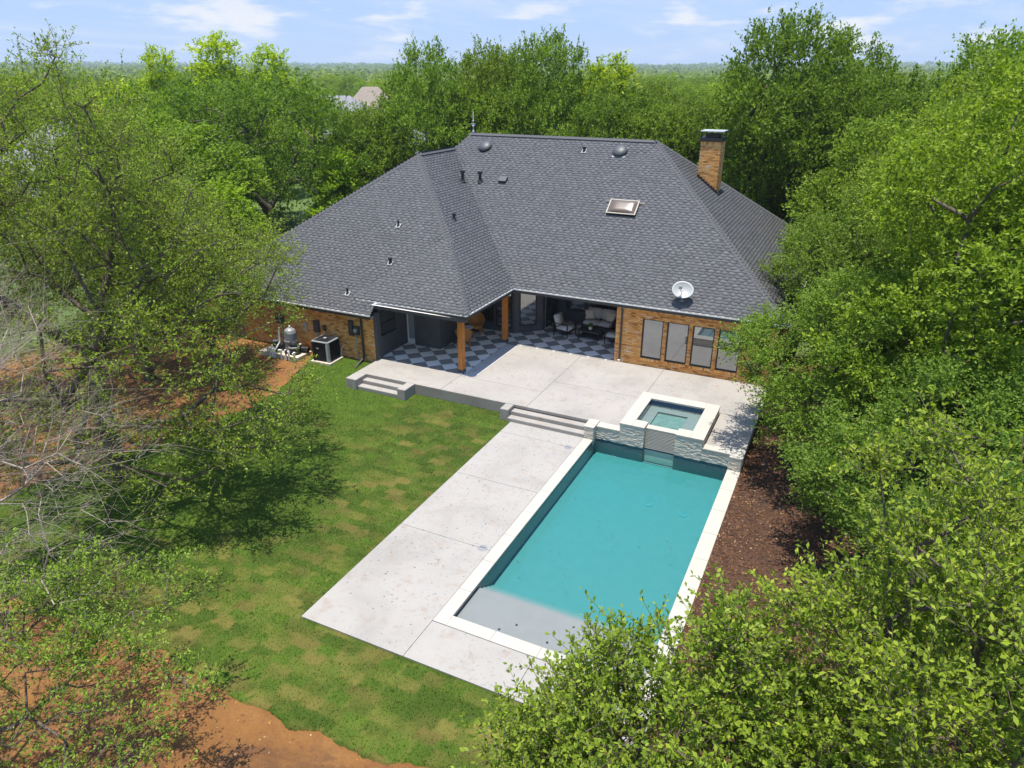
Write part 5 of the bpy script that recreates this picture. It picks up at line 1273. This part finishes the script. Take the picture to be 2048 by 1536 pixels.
# big loose oak on the left
LO = [(0, 0, 7.4, 3.6, 3.6, 3.6), (0.5, 0.8, 10.0, 2.2, 2.2, 2.2), (-2.5, -1.5, 7.0, 2.6, 2.6, 2.4), (2.4, 2.6, 6.4, 2.6, 2.6, 2.3), (3.4, 0.2, 4.6, 2.8, 2.3, 1.7), (4.6, -0.6, 2.8, 2.3, 2.0, 1.1), (2.2, -2.4, 3.2, 2.3, 2.0, 1.2), (0.8, 4.0, 5.6, 2.2, 2.2, 1.8), (-1.5, 3.2, 7.2, 2.6, 2.4, 2.2), (5.2, 2.0, 3.2, 1.9, 1.7, 1.2), (1.0, -4.2, 3.0, 2.0, 1.8, 1.2), (5.8, 1.0, 2.3, 1.4, 1.4, 0.8), (-3.2, 1.0, 5.6, 2.2, 2.2, 1.8)]
oakL = tree_meshes(10, LO, 2.4, 360, 0.78, 24, 12, 0.082, 'leaf', shell=0.35, trunk_r=0.26, minr=0.008, twig_r=0.006, r_tip=0.012, lw=0.5, up=0.3, up_n=1.2, mind=0.45)
place_tree('oak_tree', oakL, (-19.2, 11.8, -0.45), 'large loose oak with see through crown filling the left side', 1.0, -0.22, (1.10, 1.06, 0.95))
oakM = tree_meshes(12, [(0, 0, 6, 3.2, 3.2, 3.0), (2.2, 0.5, 4.5, 2.2, 2.2, 1.8), (-1.8, 1.2, 5.2, 2.2, 2.2, 2.0), (0.6, -2, 4.4, 2.1, 2.1, 1.7), (0.4, 0.6, 8.2, 1.6, 1.6, 1.5)], 2.0, 300, 0.7, 14, 12, 0.10, 'leaf', shell=0.4, trunk_r=0.2, minr=0.010, twig_r=0.006, lw=0.45)
place_tree('oak_tree', oakM, (-25.0, 17.6, -0.45), 'oak between the big loose oak and the left roof corner', 0.95, 0.6, (1.0, 1.02, 0.9), sz=0.86)
place_tree('oak_tree', oakM, (-23.1, 19.4, -0.45), 'low oak in front of the far left end of the brick wall', 0.68, 5.2, (1.1, 1.08, 0.9), sz=0.60)
place_tree('oak_tree', oakM, (-27.5, 12.5, -0.45), 'oak behind the big loose oak at the left edge', 1.15, 2.6, (1.05, 1.02, 0.85), sz=1.20)
place_tree('oak_tree', oakM, (-30.0, 20.5, -0.45), 'oak behind the big loose oak, nearer the far roofs', 1.1, 4.1, (1.05, 1.05, 0.85), sz=1.08)
# low leafy tree and bare dead tree at the left edge
lowT = tree_meshes(13, [(0, 0, 3.0, 2.2, 2.2, 1.6), (2.2, 1.2, 2.1, 2.0, 1.6, 0.9), (3.4, 0.6, 1.6, 1.4, 1.2, 0.7), (1.2, 2.4, 2.4, 1.6, 1.6, 1.0)], 1.2, 170, 0.5, 12, 11, 0.072, 'leaf', shell=0.3, trunk_r=0.06, minr=0.006, twig_r=0.005, r_tip=0.009, lw=0.45)
place_tree('sapling', lowT, (-12.2, 3.6, -0.45), 'low leafy tree over the orange soil at the lower left', 1.0, 0.0, (1.0, 1.08, 1.05))
def dead_tree():
    t = empty('dead_tree', (-17.0, 5.2, -0.45), 0, label='bare pale dead branches along the left edge', cat='tree')
    nodes, par, rad, tips, rs = grow(21, [(0.6, 1.2, 5.4, 2.8, 2.8, 3.4), (2.0, 2.4, 3.4, 2.6, 2.2, 2.0), (2.2, 1.5, 6.4, 1.8, 1.8, 2.0), (2.6, 1.0, 2.0, 2.4, 1.8, 1.0)], 1.2, 420, shell=0.2, r_tip=0.0055, r_pow=0.42, trunk_r=0.08)
    V, F = tubes(nodes, par, rad, 5, 0)
    n = len(tips)*6; st = np.repeat(tips, 6, 0)+rs.randn(n, 3)*0.06; o = st-np.array([0, 0, 2.5]); o /= np.linalg.norm(o, axis=1)[:, None]
    d = o*0.9+rs.randn(n, 3)*0.5+np.array([0, 0, 0.25]); d /= np.linalg.norm(d, axis=1)[:, None]
    L_ = 0.45+0.9*rs.rand(n); bend = rs.randn(n, 3)*0.35; segs = 4; nd = [st+d*(L_*k/segs)[:, None]+bend*(L_*(k/segs)**2)[:, None]+(rs.randn(n, 3)*0.02 if k else 0) for k in range(segs+1)]
    V2 = []; F2 = []; bs_ = 0
    for k in range(segs):
        dv = nd[k+1]-nd[k]; ln = np.linalg.norm(dv, axis=1)
        v_, f_ = twig_tubes((nd[k], dv/ln[:, None], ln/0.9), 0.0050*(1-0.2*k), droop=0.); V2.append(v_); F2.append(f_+bs_); bs_ += len(v_)
    V2 = np.concatenate(V2); F2 = np.concatenate(F2)
    npmesh('branches', np.concatenate([V, V2]), np.concatenate([F, F2+len(V)]), M['deadwood'], t)
dead_tree()

# ------------------------------------------------------------------ fence behind the house on the left
fe = empty('picket_fence', (-40.5, 44.5, -0.5), R_(60), label='black metal picket fence behind the dark oak', cat='fence')
for k in range(90):
    MB().box(-6+k*0.12-0.011, -6+k*0.12+0.011, -0.011, 0.011, 0.05, 1.5).build('picket', M['black'], fe, fix=False)
for z in (0.2, 1.35): MB().box(-6.1, 4.8, -0.018, 0.018, z, z+0.04).build('rail', M['black'], fe)
for k in range(5): MB().box(-6.1+k*2.7-0.03, -6.1+k*2.7+0.03, -0.03, 0.03, 0, 1.6).build('post', M['black'], fe)

# ------------------------------------------------------------------ neighbouring houses
M['roof_far'] = mat('far_roof', (0.20, 0.20, 0.215), 0.85, 0.15, 2); M['roof_tan'] = mat('far_roof_tan', (0.24, 0.195, 0.16), 0.85, 0.15, 2)
M['wall_far'] = mat('far_wall', (0.50, 0.44, 0.36), 0.9, 0.1, 2)
def far_house(loc, rz, w_, d_, zt, m, lb, chim=None):
    h = empty('neighbour_house', (loc[0], loc[1], -0.5), R_(rz), label=lb, cat='house', group='neighbouring houses among the trees')
    ze = zt*0.42
    MB().box(-w_/2, w_/2, -d_/2, d_/2, 0, ze).build('wall', M['wall_far'], h)
    e = 0.5; rl = max(w_-d_, 1)/2
    vs = [(-w_/2-e, -d_/2-e, ze), (w_/2+e, -d_/2-e, ze), (w_/2+e, d_/2+e, ze), (-w_/2-e, d_/2+e, ze), (-rl, 0, zt), (rl, 0, zt)]
    r = MB().add(vs, [(0, 1, 5, 4), (1, 2, 5), (2, 3, 4, 5), (3, 0, 4), (3, 2, 1, 0)]).build('roof', M[m], h)
    if chim: MB().box(chim[0]-0.6, chim[0]+0.6, chim[1]-0.4, chim[1]+0.4, zt*0.6, zt+0.9).build('chimney', M['brick'], r)
    for k in range(4):
        x = -w_/2+w_*(k+0.5)/4; wn = MB().box(x-0.6, x+0.6, -d_/2-0.04, -d_/2, 1.0, 2.6).build('window', M['white'], h); MB().box(x-0.5, x+0.5, -d_/2-0.06, -d_/2-0.041, 1.1, 2.5).build('pane', M['glass_dark'], wn)
far_house(at(668, 190, 122), 20, 16, 11, 8.4, 'roof_far', 'grey hip roof showing over the left trees')
far_house(at(740, 172, 150), 35, 12, 9, 9.2, 'roof_tan', 'tan hip roof furthest off among the trees')
far_house(at(742, 222, 104), -10, 14, 10, 6.8, 'roof_far', 'low grey roof and pale wall left of the tall trees')
far_house(at(150, 240, 66), 30, 14, 10, 8.2, 'roof_far', 'grey roof with brick chimney behind the left oak', (2.0, 0.5))

# ------------------------------------------------------------------ woodland in the middle distance, single trees
rs = np.random.RandomState(77); pts = []
keep_clear = [(at(668, 190, 122), 11), (at(745, 165, 150), 13), (at(742, 222, 104), 10), (at(150, 240, 66), 10)]
tries = 0
while len(pts) < 190 and tries < 6000:
    tries += 1
    a = R_(-63+78*rs.rand()); r = 58+230*rs.rand()**0.8
    x = r*math.sin(a); y = r*math.cos(a)
    if any((x-c.x)**2+(y-c.y)**2 < q*q for c, q in keep_clear): continue
    # leave the sightlines to the far roofs open
    bl = False
    for c, q in keep_clear:
        dc = math.hypot(c.x, c.y); ac_ = math.atan2(c.x, c.y)
        if r < dc and abs(a-ac_)*r < 6.5 and r > 60: bl = True
    if bl: continue
    md = 7.0+r*0.012
    if any((x-p[0])**2+(y-p[1])**2 < md*md for p in pts): continue
    pts.append((x, y, r))
for (x, y, r) in pts:
    k = ('oakA', 'oakB', 'oakC')[rs.randint(3)]; s = 0.85+0.5*rs.rand(); sz = 0.72+0.26*rs.rand()
    v = 0.85+0.35*rs.rand(); yl = rs.rand() < 0.15
    c = (v*(1.45 if yl else 1.0), v*(1.35 if yl else 1.0), v*0.85)
    place_tree('woodland_tree', P[k], (x, y, float(terrain_h(np.array([x]), np.array([y]))[0])), 'green tree in the woodland beyond the neighbouring plots', s, rs.rand()*6.28, c, 'woodland trees in the middle distance', sz)
# far wood: reads as one mass
def far_wood():
    rs = np.random.RandomState(9); VV = []
    for (n, r0, r1, k, s0) in ((1500, 262, 900, 92, 0.135), (3000, 850, 4200, 30, 0.22)):
        a = R_(1)*(-70+92*rs.rand(n)); r = r0*np.exp(rs.rand(n)*math.log(r1/r0))
        x = r*np.sin(a); y = r*np.cos(a); z = terrain_h(x, y); R = 5.5*(0.7+0.7*rs.rand(n))*(1+r/2600); H = 5.0*(0.75+0.5*rs.rand(n))*(1+r/5000)
        m = n*k
        d = rs.randn(m, 3); d[:, 2] = np.abs(d[:, 2])*0.9-0.15; d /= np.linalg.norm(d, axis=1)[:, None]
        Rr = np.repeat(R, k); Hh = np.repeat(H, k)
        p = np.c_[np.repeat(x, k), np.repeat(y, k), np.repeat(z, k)+Hh*0.9]+d*np.c_[Rr, Rr, Hh]*(0.7+0.35*rs.rand(m, 1))
        nn = d+rs.randn(m, 3)*0.5+np.array([0, 0, 0.5]); nn /= np.linalg.norm(nn, axis=1)[:, None]
        u = np.cross(nn, rs.randn(m, 3)); u /= np.linalg.norm(u, axis=1)[:, None]; v = np.cross(nn, u); s = (Rr*s0*(0.8+0.8*rs.rand(m)))[:, None]
        VV.append(np.stack([p-u*s, p+v*s, p+u*s, p-v*s*0.8], 1).reshape(-1, 3))
    V = np.concatenate(VV); o = npmesh('distant_wood', V, np.arange(len(V)).reshape(-1, 4), M['leaf_far'])
    tag(o, 'distant green woods stretching to the horizon', 'woods', kind='stuff')
far_wood()

# ------------------------------------------------------------------ air
hz_o = MB().box(-5600, 3600, -300, 5600, -12, 75).build('haze', None)
hm = bpy.data.materials.new('haze'); hm.use_nodes = True; hn = hm.node_tree; hn.nodes.clear()
ho = hn.nodes.new('ShaderNodeOutputMaterial'); hv = hn.nodes.new('ShaderNodeVolumePrincipled')
hv.inputs['Color'].default_value = (0.72, 0.84, 1.0, 1); hv.inputs['Density'].default_value = 0.00022; hv.inputs['Anisotropy'].default_value = 0.2
hn.links.new(hv.outputs[0], ho.inputs['Volume']); hz_o.data.materials.append(hm)
tag(hz_o, 'thin blue summer haze over the distant woods', 'haze', kind='stuff')
# ------------------------------------------------------------------ bits floating on the water
def floaters():
    rs = np.random.RandomState(31); n = 70
    x = XIL+0.2+rs.rand(n)*4.1; y = 13.2+rs.rand(n)*7.2; a = rs.rand(n)*6.28; s = 0.012+0.022*rs.rand(n); z = np.full(n, ZW+0.004)
    c0 = np.c_[x, y, z]; t = np.c_[np.cos(a), np.sin(a), 0*a]; b = np.c_[-np.sin(a), np.cos(a), 0*a]
    V = np.stack([c0-t*s[:, None], c0+b*s[:, None]*0.5, c0+t*s[:, None], c0-b*s[:, None]*0.5], 1).reshape(-1, 3)
    col = np.array([[0.10, 0.075, 0.04]])*(0.4+1.2*rs.rand(n, 1))
    tag(npmesh('floating_leaves', V, np.arange(4*n).reshape(n, 4), vcol_mat('dead_leaf', 0.8), attr=np.repeat(col, 4, 0)), 'specks of dead leaf floating on the pool', 'leaves', kind='stuff')
floaters()

# ------------------------------------------------------------------ litter: clods and leaves on the soil, specks on the decks
def scatter(name, label, cat, pts, size, cols, seed, flat):
    rs = np.random.RandomState(seed); n = len(pts); a = rs.rand(n)*6.28; s = size*(0.35+1.1*rs.rand(n)**2)
    t = np.c_[np.cos(a), np.sin(a), 0*a]*s[:, None]; b = np.c_[-np.sin(a), np.cos(a), 0*a]*(s*(0.45+0.4*rs.rand(n)))[:, None]; u = np.c_[0*a, 0*a, s*(0.12 if flat else 0.6)]
    V = np.stack([pts-t, pts-b, pts+t, pts+b, pts+u+t*0.2], 1).reshape(-1, 3); k = (np.arange(n)*5)[:, None]
    F = np.concatenate([k+np.array([[0, 1, 4]]), k+np.array([[1, 2, 4]]), k+np.array([[2, 3, 4]]), k+np.array([[3, 0, 4]])])
    c = np.array(cols)[rs.randint(len(cols), size=n)]*(0.6+0.8*rs.rand(n, 1))
    tag(npmesh(name, V, F, vcol_mat(name, 0.9), attr=np.repeat(c, 5, 0)), label, cat, kind='stuff')
rs = np.random.RandomState(8); n = 9000
x = -24+rs.rand(n)*22; y = 2.5+rs.rand(n)*20; ok = ~inside(LAWN, x, y) & ((x < -18.5) | (y < 8.2)) & (y < 22.2); x = x[ok]; y = y[ok]
z = -0.46+0.09*(fbm(x*0.7+9, y*0.7)-0.5)+0.05*(fbm(x*3, y*3)-0.5)+rise(x, y)
scatter('soil_clods', 'small clods, pebbles and dry leaves lying on the orange soil', 'clods', np.c_[x, y, z+0.002], 0.030, [(0.20, 0.09, 0.025), (0.12, 0.05, 0.018), (0.30, 0.19, 0.09), (0.26, 0.13, 0.04)], 4, False)
n = 420; x = XDL+0.1+rs.rand(n)*2.6; y = YDF+0.1+rs.rand(n)*11; x2 = -13+rs.rand(n)*10.8; y2 = 21.4+rs.rand(n)*5.2
inb = (x2 < -6.05) | (y2 > 23.8) | (x2 > -3.05)
scatter('deck_litter', 'tiny dead leaf specks on the pale concrete decks', 'leaves', np.r_[np.c_[x, y, np.full(n, ZL+0.002)], np.c_[x2, y2, np.full(n, 0.002)][inb]], 0.020, [(0.10, 0.07, 0.04), (0.16, 0.10, 0.05), (0.07, 0.06, 0.045)], 6, True)
